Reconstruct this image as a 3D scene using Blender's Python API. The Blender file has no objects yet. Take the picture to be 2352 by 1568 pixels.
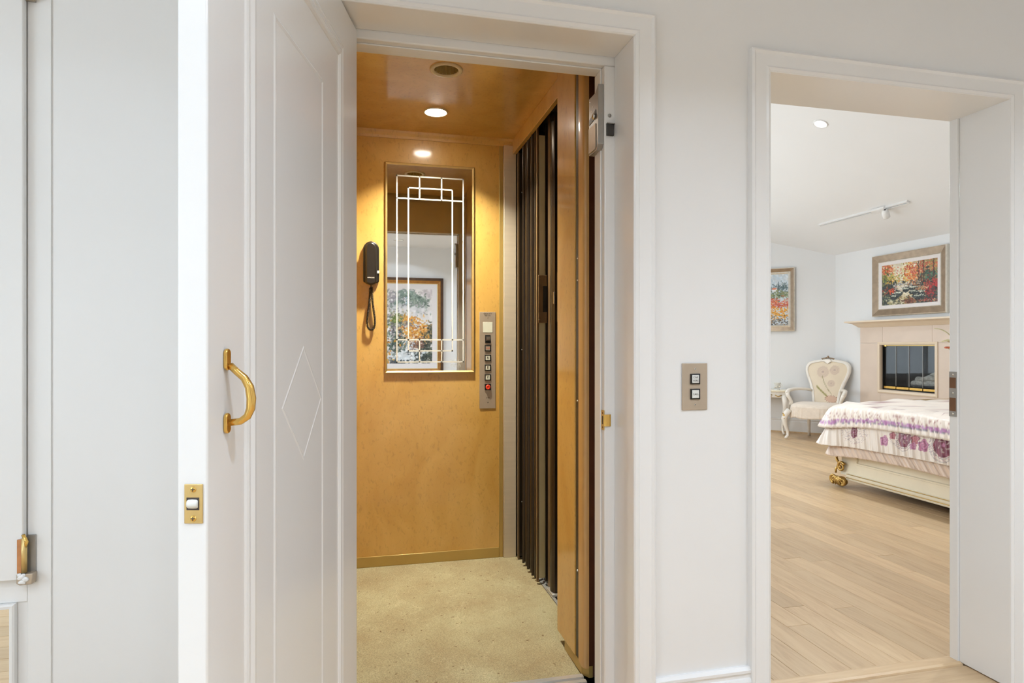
import bpy, bmesh, math, random
import numpy as np
from mathutils import Matrix, Vector

# ---------------------------------------------------------------- camera, world, exposure
scene = bpy.context.scene
COL = scene.collection
YAW = math.radians(13.37)
cam_data = bpy.data.cameras.new('camera')
cam = bpy.data.objects.new('camera', cam_data)
COL.objects.link(cam)
cam.location = (0, 0, 1.18)
cam.rotation_euler = (math.radians(90), 0, -YAW)
cam_data.sensor_width = 36
cam_data.lens = 1450 / 2352 * 36
cam_data.shift_y = 10.5 / 2352
cam_data.clip_start = 0.05
scene.camera = cam

world = bpy.data.worlds.new('world')
scene.world = world
world.use_nodes = True
bg = world.node_tree.nodes['Background']
bg.inputs[0].default_value = (0.75, 0.85, 1.0, 1)
bg.inputs[1].default_value = 1.0

vs = scene.view_settings
vs.view_transform = 'Standard'
vs.look = 'None'
vs.gamma = 1
vs.use_curve_mapping = False
vs.exposure = 0.16
scene.cycles.max_bounces = 8
scene.cycles.diffuse_bounces = 5
scene.cycles.glossy_bounces = 5
scene.cycles.transparent_max_bounces = 8
scene.cycles.adaptive_threshold = 0.06
scene.cycles.use_light_tree = False
scene.cycles.sample_clamp_indirect = 4
scene.cycles.caustics_reflective = False
scene.cycles.caustics_refractive = False

HALL_LAMP = 9.6        # watts of each hall downlight
CAR_LAMP = 20.0
BED_LAMP = 17.0
HALL_FILL = 36.0
BED_WINDOW = 45.0
WARM = (1.0, 0.95, 0.80)
NEUT = (0.76, 0.885, 1.05)
DAY = (0.78, 0.89, 1.0)
DAYB = (0.90, 0.955, 1.0)

def area_light(name, loc, rot, sx, sy, watts, color, spread=180, shape='RECTANGLE'):
    d = bpy.data.lights.new(name, 'AREA')
    d.shape = shape; d.size = sx; d.size_y = sy
    d.energy = watts; d.color = color; d.spread = math.radians(spread)
    o = bpy.data.objects.new(name, d); COL.objects.link(o)
    o.location = loc; o.rotation_euler = rot
    return o

# daylight through the bedroom's far window; hall and side windows are unseen fill additions
area_light('hall_fill_light', (-2.62, -0.2, 1.5), (0, math.radians(-90), 0), 1.5, 1.9, HALL_FILL, DAY, 170)  # added soft fill for the hall, set outside a made-up window
area_light('bedroom_daylight', (2.9, 8.5, 1.55), (math.radians(-90), 0, 0), 2.6, 1.7, BED_WINDOW, DAYB, 170)
area_light('bedroom_side_fill_light', (.92, 5.7, 1.55), (0, math.radians(-90), 0), 1.6, 2.5, BED_WINDOW*1.15, DAYB, 170)  # added fill from the left for fireplace wall and footboard

# ---------------------------------------------------------------- helpers
random.seed(7)
rng = np.random.default_rng(11)
WM = {}                                  # world matrix of every object made here

def srgb(r, g, b):
    def f(c):
        c /= 255.0
        return c / 12.92 if c <= 0.04045 else ((c + 0.055) / 1.055) ** 2.4
    return (f(r), f(g), f(b))

class MB:
    def __init__(self, M=None):
        self.v = []; self.f = []; self.M = M or Matrix.Identity(4); self.c = None
    def pt(self, p):
        q = self.M @ Vector(p); self.v.append((q.x, q.y, q.z)); return len(self.v) - 1
    def box(self, x0, x1, y0, y1, z0, z1):
        i = [self.pt(p) for p in ((x0,y0,z0),(x1,y0,z0),(x1,y1,z0),(x0,y1,z0),(x0,y0,z1),(x1,y0,z1),(x1,y1,z1),(x0,y1,z1))]
        for q in ((0,3,2,1),(4,5,6,7),(0,1,5,4),(1,2,6,5),(2,3,7,6),(3,0,4,7)):
            self.f.append(tuple(i[k] for k in q))
        return self
    def prism(self, poly, d0, d1, axis='y'):
        """poly = 2D outline; extruded along axis from d0 to d1"""
        def P(a, b, d):
            return {'y': (a, d, b), 'x': (d, a, b), 'z': (a, b, d)}[axis]
        n = len(poly)
        A = [self.pt(P(a, b, d0)) for a, b in poly]; B = [self.pt(P(a, b, d1)) for a, b in poly]
        self.f.append(tuple(A)); self.f.append(tuple(reversed(B)))
        for k in range(n):
            self.f.append((A[k], B[k], B[(k+1) % n], A[(k+1) % n]))
        return self
    def lathe(self, prof, n=24, c=(0,0,0), cap=True):
        """prof = [(radius, z)] around local z at c"""
        rings = []
        for r, z in prof:
            rings.append([self.pt((c[0]+r*math.cos(2*math.pi*k/n), c[1]+r*math.sin(2*math.pi*k/n), c[2]+z)) for k in range(n)])
        for a, b in zip(rings, rings[1:]):
            for k in range(n):
                self.f.append((a[k], a[(k+1) % n], b[(k+1) % n], b[k]))
        if cap:
            self.f.append(tuple(reversed(rings[0]))); self.f.append(tuple(rings[-1]))
        return self
    def tube(self, pts, rad, n=8, closed=False, sx=1.0):
        pts = [Vector(p) for p in pts]; m = len(pts)
        if not hasattr(rad, '__len__'): rad = [rad] * m
        rings = []; nrm = None
        for i, p in enumerate(pts):
            if closed: t = pts[(i+1) % m] - pts[i-1]
            else: t = pts[min(i+1, m-1)] - pts[max(i-1, 0)]
            if t.length < 1e-9: t = Vector((0,0,1))
            t.normalize()
            if nrm is None:
                a = Vector((0,0,1)) if abs(t.z) < .9 else Vector((1,0,0))
                nrm = (a - t*a.dot(t)).normalized()
            else:
                nrm = nrm - t*nrm.dot(t)
                nrm = nrm.normalized() if nrm.length > 1e-9 else t.orthogonal().normalized()
            b = t.cross(nrm)
            rings.append([self.pt(p + (nrm*math.cos(2*math.pi*k/n) + b*sx*math.sin(2*math.pi*k/n))*rad[i]) for k in range(n)])
        R = list(zip(rings, rings[1:]))
        if closed: R.append((rings[-1], rings[0]))
        for a, b in R:
            for k in range(n):
                self.f.append((a[k], a[(k+1) % n], b[(k+1) % n], b[k]))
        if not closed:
            self.f.append(tuple(reversed(rings[0]))); self.f.append(tuple(rings[-1]))
        return self
    def ball(self, c, r, n=10, m=6, s=(1,1,1)):
        rings = []
        for j in range(1, m):
            a = math.pi*j/m
            rings.append([self.pt((c[0]+s[0]*r*math.sin(a)*math.cos(2*math.pi*k/n), c[1]+s[1]*r*math.sin(a)*math.sin(2*math.pi*k/n), c[2]-s[2]*r*math.cos(a))) for k in range(n)])
        b = self.pt((c[0], c[1], c[2]-s[2]*r)); t = self.pt((c[0], c[1], c[2]+s[2]*r))
        for k in range(n):
            self.f.append((b, rings[0][(k+1) % n], rings[0][k])); self.f.append((t, rings[-1][k], rings[-1][(k+1) % n]))
        for p, q in zip(rings, rings[1:]):
            for k in range(n): self.f.append((p[k], p[(k+1) % n], q[(k+1) % n], q[k]))
        return self
    def loops(self, loops, closed=True, cap_last=False, cap_first=False):
        """quads between successive loops of 3D points"""
        ids = [[self.pt(p) for p in L] for L in loops]
        n = len(ids[0])
        for a, b in zip(ids, ids[1:]):
            for k in range(n if closed else n-1):
                self.f.append((a[k], a[(k+1) % n], b[(k+1) % n], b[k]))
        if cap_last: self.f.append(tuple(ids[-1]))
        if cap_first: self.f.append(tuple(reversed(ids[0])))
        return self
    def rect(self, x0, x1, z0, z1, prof):
        """moulding around a rectangle in the local xz plane; prof=[(inset, y)]"""
        return self.loops([[(x0+i, y, z0+i), (x1-i, y, z0+i), (x1-i, y, z1-i), (x0+i, y, z1-i)] for i, y in prof])
    def casing(self, x0, x1, z1, prof, z0=0):
        """three-sided door casing in the local xz plane"""
        return self.loops([[(x0+i, y, z0), (x0+i, y, z1-i), (x1-i, y, z1-i), (x1-i, y, z0)] for i, y in prof], closed=False)
    def grid(self, fn, nu, nv):
        ids = [[self.pt(fn(u/nu, v/nv)) for u in range(nu+1)] for v in range(nv+1)]
        for v in range(nv):
            for u in range(nu):
                self.f.append((ids[v][u], ids[v][u+1], ids[v+1][u+1], ids[v+1][u]))
        return self

def reg(o, parent, M):
    WM[o.name] = M
    if parent is not None:
        o.parent = parent
        L = WM[parent.name].inverted() @ M
    else:
        L = M
    o.matrix_local = L if parent is None else L
    if parent is not None:
        o.matrix_parent_inverse = Matrix.Identity(4)
        loc, rot, sc = L.decompose()
        o.location = loc; o.rotation_euler = rot.to_euler()

def tag(o, label=None, cat=None, group=None, kind=None):
    if label: o['label'] = label
    if cat: o['category'] = cat
    if group: o['group'] = group
    if kind: o['kind'] = kind
    return o

def obj(name, mb, mat, parent=None, bevel=0, smooth=False, colors=None, seg=2, autosmooth=None, fixn=True):
    P = np.array(mb.v)
    lo, hi = P.min(0), P.max(0)
    if parent is None:
        M = Matrix.Translation(((lo[0]+hi[0])/2, (lo[1]+hi[1])/2, lo[2]))
    else:
        M = Matrix.Translation(((lo[0]+hi[0])/2, (lo[1]+hi[1])/2, (lo[2]+hi[2])/2))
        R = WM[parent.name].to_3x3().normalized().to_4x4()
        M = M @ R
    Mi = M.inverted()
    me = bpy.data.meshes.new(name)
    me.from_pydata([tuple(Mi @ Vector(p)) for p in mb.v], [], mb.f)
    if fixn:
        bm = bmesh.new(); bm.from_mesh(me)
        bmesh.ops.recalc_face_normals(bm, faces=bm.faces)
        bm.to_mesh(me); bm.free()
    if smooth:
        me.polygons.foreach_set('use_smooth', [True]*len(me.polygons))
    if colors is not None:
        at = me.color_attributes.new('Col', 'FLOAT_COLOR', 'POINT')
        arr = np.ones((len(mb.v), 4), dtype=np.float32); arr[:, :3] = colors
        at.data.foreach_set('color', arr.ravel())
    me.materials.append(mat)
    me.update()
    o = bpy.data.objects.new(name, me); COL.objects.link(o)
    reg(o, parent, M)
    if autosmooth is not None:
        me.polygons.foreach_set('use_smooth', [True]*len(me.polygons))
        try: me.set_sharp_from_angle(angle=math.radians(autosmooth))
        except Exception: pass
    if bevel:
        b = o.modifiers.new('bevel', 'BEVEL'); b.width = bevel; b.segments = seg; b.limit_method = 'ANGLE'; b.angle_limit = math.radians(40)
        me.polygons.foreach_set('use_smooth', [True]*len(me.polygons))
        try: me.set_sharp_from_angle(angle=math.radians(35))
        except Exception: pass
        b.harden_normals = False
    return o

def thing(name, label, cat, M, group=None, kind=None):
    if not isinstance(M, Matrix): M = Matrix.Translation(M)
    o = bpy.data.objects.new(name, None); COL.objects.link(o)
    o.empty_display_size = .1
    WM[o.name] = M
    loc, rot, sc = M.decompose(); o.location = loc; o.rotation_euler = rot.to_euler()
    return tag(o, label, cat, group, kind)

def struct(name, mb, mat, label=None, parent=None, **k):
    o = obj(name, mb, mat, parent, **k)
    if parent is None: o['kind'] = 'structure'
    if label: o['label'] = label
    return o

def text(name, s, size, M, mat, parent, depth=0.0003, align='CENTER'):
    c = bpy.data.curves.new(name, 'FONT'); c.body = s; c.size = size; c.align_x = align; c.align_y = 'CENTER'; c.extrude = depth; c.resolution_u = 2
    t = bpy.data.objects.new(name + '_tmp', c); COL.objects.link(t)
    bpy.context.view_layer.update()
    me = bpy.data.meshes.new_from_object(t.evaluated_get(bpy.context.evaluated_depsgraph_get()))
    bpy.data.objects.remove(t); bpy.data.curves.remove(c)
    mb = MB(M)
    for v in me.vertices: mb.pt(v.co)
    mb.f = [tuple(p.vertices) for p in me.polygons]
    bpy.data.meshes.remove(me)
    return obj(name, mb, mat, parent, fixn=False)

def frame_M(origin, ex, ez):
    """local x -> ex, local z -> ez, local y -> ez x ex"""
    ex = Vector(ex).normalized(); ez = Vector(ez).normalized(); ey = ez.cross(ex)
    return Matrix(((ex.x, ey.x, ez.x, origin[0]), (ex.y, ey.y, ez.y, origin[1]), (ex.z, ey.z, ez.z, origin[2]), (0, 0, 0, 1)))

# ---------------------------------------------------------------- materials
def new_mat(name):
    m = bpy.data.materials.new(name); m.use_nodes = True
    nt = m.node_tree
    return m, nt, nt.nodes['Principled BSDF']

def mat(name, col, rough=.5, metal=0.0, spec=.5, coat=0.0, coat_rough=.1, var=0.0, vscale=8.0, bump=0.0, bscale=60.0, emit=None, estr=0.0, sheen=0.0, aniso=0.0, stretch=(1,1,1), bdist=.002):
    m, nt, p = new_mat(name)
    p.inputs['Base Color'].default_value = (*col, 1)
    p.inputs['Roughness'].default_value = rough
    p.inputs['Metallic'].default_value = metal
    p.inputs['Specular IOR Level'].default_value = spec
    p.inputs['Coat Weight'].default_value = coat
    p.inputs['Coat Roughness'].default_value = coat_rough
    p.inputs['Sheen Weight'].default_value = sheen
    p.inputs['Anisotropic'].default_value = aniso
    L = nt.links
    if var or bump:
        tc = nt.nodes.new('ShaderNodeTexCoord'); mp = nt.nodes.new('ShaderNodeMapping')
        mp.inputs['Scale'].default_value = stretch
        L.new(tc.outputs['Object'], mp.inputs['Vector'])
    if var:
        n = nt.nodes.new('ShaderNodeTexNoise'); n.inputs['Scale'].default_value = vscale; n.inputs['Detail'].default_value = 5
        L.new(mp.outputs[0], n.inputs['Vector'])
        r = nt.nodes.new('ShaderNodeMapRange'); r.inputs[1].default_value = .25; r.inputs[2].default_value = .75
        r.inputs[3].default_value = 1-var; r.inputs[4].default_value = 1+var
        L.new(n.outputs[0], r.inputs[0])
        mx = nt.nodes.new('ShaderNodeVectorMath'); mx.operation = 'SCALE'; mx.inputs[0].default_value = col
        L.new(r.outputs[0], mx.inputs['Scale']); L.new(mx.outputs[0], p.inputs['Base Color'])
    if bump:
        n2 = nt.nodes.new('ShaderNodeTexNoise'); n2.inputs['Scale'].default_value = bscale; n2.inputs['Detail'].default_value = 3
        L.new(mp.outputs[0], n2.inputs['Vector'])
        b = nt.nodes.new('ShaderNodeBump'); b.inputs['Strength'].default_value = bump; b.inputs['Distance'].default_value = bdist
        L.new(n2.outputs[0], b.inputs['Height']); L.new(b.outputs[0], p.inputs['Normal'])
    if emit:
        p.inputs['Emission Color'].default_value = (*emit, 1); p.inputs['Emission Strength'].default_value = estr
    return m

def vcol_mat(name, rough=.6, spec=.3, bump=0.0, bscale=200, sheen=0.0, coat=0.0):
    m, nt, p = new_mat(name)
    a = nt.nodes.new('ShaderNodeVertexColor'); a.layer_name = 'Col'
    nt.links.new(a.outputs[0], p.inputs['Base Color'])
    p.inputs['Roughness'].default_value = rough; p.inputs['Specular IOR Level'].default_value = spec
    p.inputs['Sheen Weight'].default_value = sheen; p.inputs['Coat Weight'].default_value = coat
    if bump:
        tc = nt.nodes.new('ShaderNodeTexCoord'); n2 = nt.nodes.new('ShaderNodeTexNoise'); n2.inputs['Scale'].default_value = bscale
        nt.links.new(tc.outputs['Object'], n2.inputs['Vector'])
        b = nt.nodes.new('ShaderNodeBump'); b.inputs['Strength'].default_value = bump; b.inputs['Distance'].default_value = .003
        nt.links.new(n2.outputs[0], b.inputs['Height']); nt.links.new(b.outputs[0], p.inputs['Normal'])
    return m

M = {}
M['wall'] = mat('white_wall_paint', (.79, .78, .765), .38, var=.012, vscale=2, bump=.03, bscale=90)
M['wallbed'] = mat('white_bedroom_paint', (.76, .765, .77), .55, var=.012, vscale=2)
M['ceil'] = mat('white_ceiling_paint', (.82, .82, .82), .7, var=.01, vscale=2)
M['gloss'] = mat('white_semi_gloss_paint', (.80, .79, .775), .17, var=.01, vscale=3, bump=.015, bscale=30)
M['brass'] = mat('polished_brass', srgb(230, 188, 104), .2, .92, var=.1, vscale=30)
M['brassdull'] = mat('dull_brass', srgb(216, 186, 122), .35, .65, var=.08, vscale=40)
M['gold'] = mat('antique_gold', srgb(196, 160, 92), .35, .85, var=.2, vscale=40)
M['nickel'] = mat('brushed_nickel', srgb(186, 170, 150), .42, .5, var=.06, vscale=20)
M['steel'] = mat('stainless_steel', srgb(222, 208, 184), .42, .35, var=.05, vscale=4, stretch=(1, 1, 12), aniso=.6)
M['alu'] = mat('aluminium_sill', srgb(212, 212, 210), .3, .55, var=.08, vscale=20)
M['dark_metal'] = mat('dark_grey_metal', srgb(70, 68, 66), .4, .6, var=.1, vscale=20)
M['grey_metal'] = mat('grey_lock_metal', srgb(156, 152, 146), .35, .45, var=.08, vscale=25)
M['screw'] = mat('screw_metal', srgb(215, 210, 200), .25, 1, var=.05, vscale=30)
M['bronze'] = mat('dark_bronze_gate', srgb(60, 51, 41), .26, .5, var=.04, vscale=6)
M['bronze_brown'] = mat('brown_gate_edge', srgb(116, 94, 66), .35, .3, var=.05, vscale=6)
M['acrylic'] = mat('smoky_acrylic_insert', srgb(206, 196, 158), .18, .0, var=.08, vscale=4, coat=.5)
M['black'] = mat('black_plastic', srgb(24, 22, 20), .35, var=.15, vscale=60)
M['phone'] = mat('dark_brown_plastic', srgb(38, 33, 29), .3, var=.08, vscale=80)
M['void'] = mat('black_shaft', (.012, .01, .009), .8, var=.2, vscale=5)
M['shaft'] = mat('dark_red_brown_steel', srgb(84, 44, 24), .4, var=.15, vscale=6, bump=.05)
M['tan'] = mat('tan_header_board', srgb(228, 210, 168), .6, var=.05, vscale=6)
M['mirror'] = mat('mirror_silver', (.86, .87, .86), .004, 1, var=.002)
M['etch'] = mat('etched_glass', (.74, .74, .69), .55, var=.02, vscale=50)
M['whiteplastic'] = mat('white_plastic', (.72, .72, .68), .35, var=.02, vscale=60)
M['ivory'] = mat('ivory_display', srgb(214, 214, 196), .3, var=.02, vscale=60)
M['red'] = mat('red_button', srgb(224, 62, 36), .3, var=.05, vscale=90, emit=srgb(224, 62, 36), estr=.15)
M['ink'] = mat('engraved_ink', srgb(60, 50, 44), .6, var=.05, vscale=90)
M['inkgrey'] = mat('grey_ink', srgb(120, 116, 112), .6, var=.05, vscale=90)
M['inkwhite'] = mat('white_ink', srgb(226, 220, 206), .6, var=.03, vscale=90)
M['orange_paint'] = mat('orange_oxide_metal', srgb(196, 138, 92), .4, .5, var=.15, vscale=60)
M['lamp'] = mat('lit_lamp_lens', (1, 1, 1), .4, emit=(1, .93, .80), estr=55, var=.01)
M['lampneutral'] = mat('lit_downlight_lens', (1, 1, 1), .4, emit=(1, .98, .95), estr=6, var=.01)
M['reflector'] = mat('ribbed_brass_reflector', srgb(226, 208, 150), .25, .4, var=.1, vscale=20)
M['ring'] = mat('cream_light_ring', srgb(238, 228, 200), .4, .0, var=.03, vscale=40)
M['edgegold'] = mat('gold_laminate_edge', srgb(186, 158, 92), .3, .35, var=.05, vscale=6)
M['cream'] = mat('cream_lacquer', srgb(242, 232, 208), .25, coat=.4, var=.03, vscale=10)
M['chairwhite'] = mat('antique_white_lacquer', srgb(236, 230, 220), .3, coat=.3, var=.05, vscale=18)
M['lace'] = mat('pleated_ivory_lace', srgb(226, 212, 196), .8, sheen=.3, var=.08, vscale=30, bump=.2, bscale=260)
M['stone'] = mat('pale_pink_limestone', srgb(214, 196, 180), .45, var=.045, vscale=5, bump=.03, bscale=40)
M['stonetrim'] = mat('cream_limestone_trim', srgb(222, 204, 180), .4, var=.03, vscale=6)
M['log'] = mat('grey_ceramic_log', srgb(206, 200, 186), .9, var=.35, vscale=30, bump=1.0, bscale=60, bdist=.01)
M['firebox'] = mat('black_firebox_steel', srgb(42, 42, 43), .6, var=.3, vscale=6)
M['frametaupe'] = mat('taupe_silver_frame', srgb(150, 130, 108), .35, .45, var=.22, vscale=14, stretch=(1, 1, 1))
M['framesilver'] = mat('silver_leaf_lip', srgb(226, 220, 208), .28, .7, var=.12, vscale=30)
M['liner'] = mat('white_linen_liner', srgb(226, 220, 218), .8, var=.03, vscale=60, bump=.1, bscale=300)
M['walnut'] = mat('walnut_frame', srgb(72, 48, 30), .4, var=.3, vscale=20)
M['goldframe'] = mat('gilt_bronze_frame', srgb(168, 118, 62), .35, .6, var=.2, vscale=30)
M['bedwood'] = mat('brown_wood_slat', srgb(110, 72, 42), .6, var=.2, vscale=10)
M['petal'] = mat('pale_olive_leaf', srgb(196, 186, 140), .5, var=.15, vscale=30)
M['petalorange'] = mat('orange_red_blossom', srgb(196, 96, 62), .5, var=.15, vscale=30)
M['mixednickel'] = M['nickel']
M['vcol'] = vcol_mat('oil_painting_colours', .45, .4, bump=.25, bscale=220)
M['vsatin'] = vcol_mat('embroidered_satin', .32, .5, sheen=.25)
M['vfabric'] = vcol_mat('floral_upholstery', .8, .2, bump=.1, bscale=400)

def glass_mat(name, tint, refl):
    m, nt, p = new_mat(name)
    nt.nodes.remove(p)
    out = nt.nodes['Material Output']
    tr = nt.nodes.new('ShaderNodeBsdfTransparent'); tr.inputs[0].default_value = (*tint, 1)
    gl = nt.nodes.new('ShaderNodeBsdfGlossy'); gl.inputs['Roughness'].default_value = .02
    lw = nt.nodes.new('ShaderNodeLayerWeight'); lw.inputs[0].default_value = .5
    pw = nt.nodes.new('ShaderNodeMath'); pw.operation = 'POWER'; pw.inputs[1].default_value = 4
    fr = nt.nodes.new('ShaderNodeMath'); fr.operation = 'MULTIPLY_ADD'; fr.inputs[1].default_value = .6; fr.inputs[2].default_value = refl
    nt.links.new(lw.outputs['Facing'], pw.inputs[0]); nt.links.new(pw.outputs[0], fr.inputs[0])
    mx = nt.nodes.new('ShaderNodeMixShader')
    nt.links.new(fr.outputs[0], mx.inputs[0]); nt.links.new(tr.outputs[0], mx.inputs[1]); nt.links.new(gl.outputs[0], mx.inputs[2])
    nt.links.new(mx.outputs[0], out.inputs[0])
    return m
M['glass'] = glass_mat('clear_window_glass', (.95, .97, .97), .03)
M['smoked'] = glass_mat('smoked_fireplace_glass', (.84, .86, .88), .022)

def maple_mat():
    """glossy birdseye maple veneer of the elevator car"""
    m, nt, p = new_mat('birdseye_maple_veneer'); L = nt.links
    tc = nt.nodes.new('ShaderNodeTexCoord')
    mp = nt.nodes.new('ShaderNodeMapping'); mp.inputs['Scale'].default_value = (1.0, 1.0, .55)
    L.new(tc.outputs['Object'], mp.inputs[0])
    n1 = nt.nodes.new('ShaderNodeTexNoise'); n1.inputs['Scale'].default_value = 5; n1.inputs['Detail'].default_value = 6; n1.inputs['Distortion'].default_value = 1.2
    L.new(mp.outputs[0], n1.inputs['Vector'])
    n2 = nt.nodes.new('ShaderNodeTexNoise'); n2.inputs['Scale'].default_value = 70; n2.inputs['Detail'].default_value = 4; n2.inputs['Distortion'].default_value = .8
    L.new(mp.outputs[0], n2.inputs['Vector'])
    r1 = nt.nodes.new('ShaderNodeValToRGB')
    r1.color_ramp.elements[0].position = .3; r1.color_ramp.elements[0].color = (*srgb(202, 156, 74), 1)
    r1.color_ramp.elements[1].position = .72; r1.color_ramp.elements[1].color = (*srgb(218, 176, 98), 1)
    L.new(n1.outputs[0], r1.inputs[0])
    r2 = nt.nodes.new('ShaderNodeMapRange'); r2.inputs[1].default_value = .28; r2.inputs[2].default_value = .45; r2.inputs[3].default_value = .84; r2.inputs[4].default_value = 1.02
    L.new(n2.outputs[0], r2.inputs[0])
    vm = nt.nodes.new('ShaderNodeVectorMath'); vm.operation = 'SCALE'
    L.new(r1.outputs[0], vm.inputs[0]); L.new(r2.outputs[0], vm.inputs['Scale'])
    L.new(vm.outputs[0], p.inputs['Base Color'])
    p.inputs['Roughness'].default_value = .42; p.inputs['Coat Weight'].default_value = .9; p.inputs['Coat Roughness'].default_value = .12
    b = nt.nodes.new('ShaderNodeBump'); b.inputs['Strength'].default_value = .06; b.inputs['Distance'].default_value = .002
    n3 = nt.nodes.new('ShaderNodeTexNoise'); n3.inputs['Scale'].default_value = 26; n3.inputs['Detail'].default_value = 3
    L.new(tc.outputs['Object'], n3.inputs['Vector'])
    L.new(n3.outputs[0], b.inputs['Height']); L.new(b.outputs[0], p.inputs['Normal']); L.new(b.outputs[0], p.inputs['Coat Normal'])
    return m
M['maple'] = maple_mat()
M['mapletrim'] = mat('solid_maple_edge', srgb(208, 164, 104), .35, coat=.5, var=.1, vscale=20, stretch=(1, 1, .06))

def plank_mat(name, c0, c1, c2):
    m, nt, p = new_mat(name); L = nt.links
    tc = nt.nodes.new('ShaderNodeTexCoord'); oi = nt.nodes.new('ShaderNodeObjectInfo')
    off = nt.nodes.new('ShaderNodeVectorMath'); off.operation = 'SCALE'; off.inputs[0].default_value = (37, 91, 53)
    L.new(oi.outputs['Random'], off.inputs['Scale'])
    ad = nt.nodes.new('ShaderNodeVectorMath'); L.new(tc.outputs['Object'], ad.inputs[0]); L.new(off.outputs[0], ad.inputs[1])
    mp = nt.nodes.new('ShaderNodeMapping'); mp.inputs['Scale'].default_value = (1.1, 9, 9)
    L.new(ad.outputs[0], mp.inputs[0])
    n1 = nt.nodes.new('ShaderNodeTexNoise'); n1.inputs['Scale'].default_value = 2.4; n1.inputs['Detail'].default_value = 8; n1.inputs['Roughness'].default_value = .62; n1.inputs['Distortion'].default_value = 1.5
    L.new(mp.outputs[0], n1.inputs['Vector'])
    r = nt.nodes.new('ShaderNodeValToRGB')
    r.color_ramp.elements[0].position = .25; r.color_ramp.elements[0].color = (*c0, 1)
    r.color_ramp.elements[1].position = .62; r.color_ramp.elements[1].color = (*c2, 1)
    e = r.color_ramp.elements.new(.45); e.color = (*c1, 1)
    L.new(n1.outputs[0], r.inputs[0])
    mr = nt.nodes.new('ShaderNodeMapRange'); mr.inputs[3].default_value = .88; mr.inputs[4].default_value = 1.1
    L.new(oi.outputs['Random'], mr.inputs[0])
    vm = nt.nodes.new('ShaderNodeVectorMath'); vm.operation = 'SCALE'
    L.new(r.outputs[0], vm.inputs[0]); L.new(mr.outputs[0], vm.inputs['Scale']); L.new(vm.outputs[0], p.inputs['Base Color'])
    p.inputs['Roughness'].default_value = .36; p.inputs['Specular IOR Level'].default_value = .45
    b = nt.nodes.new('ShaderNodeBump'); b.inputs['Strength'].default_value = .08; b.inputs['Distance'].default_value = .001
    L.new(n1.outputs[0], b.inputs['Height']); L.new(b.outputs[0], p.inputs['Normal'])
    return m
M['plank'] = plank_mat('maple_plank', srgb(182, 150, 114), srgb(200, 170, 132), srgb(208, 180, 142))

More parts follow.
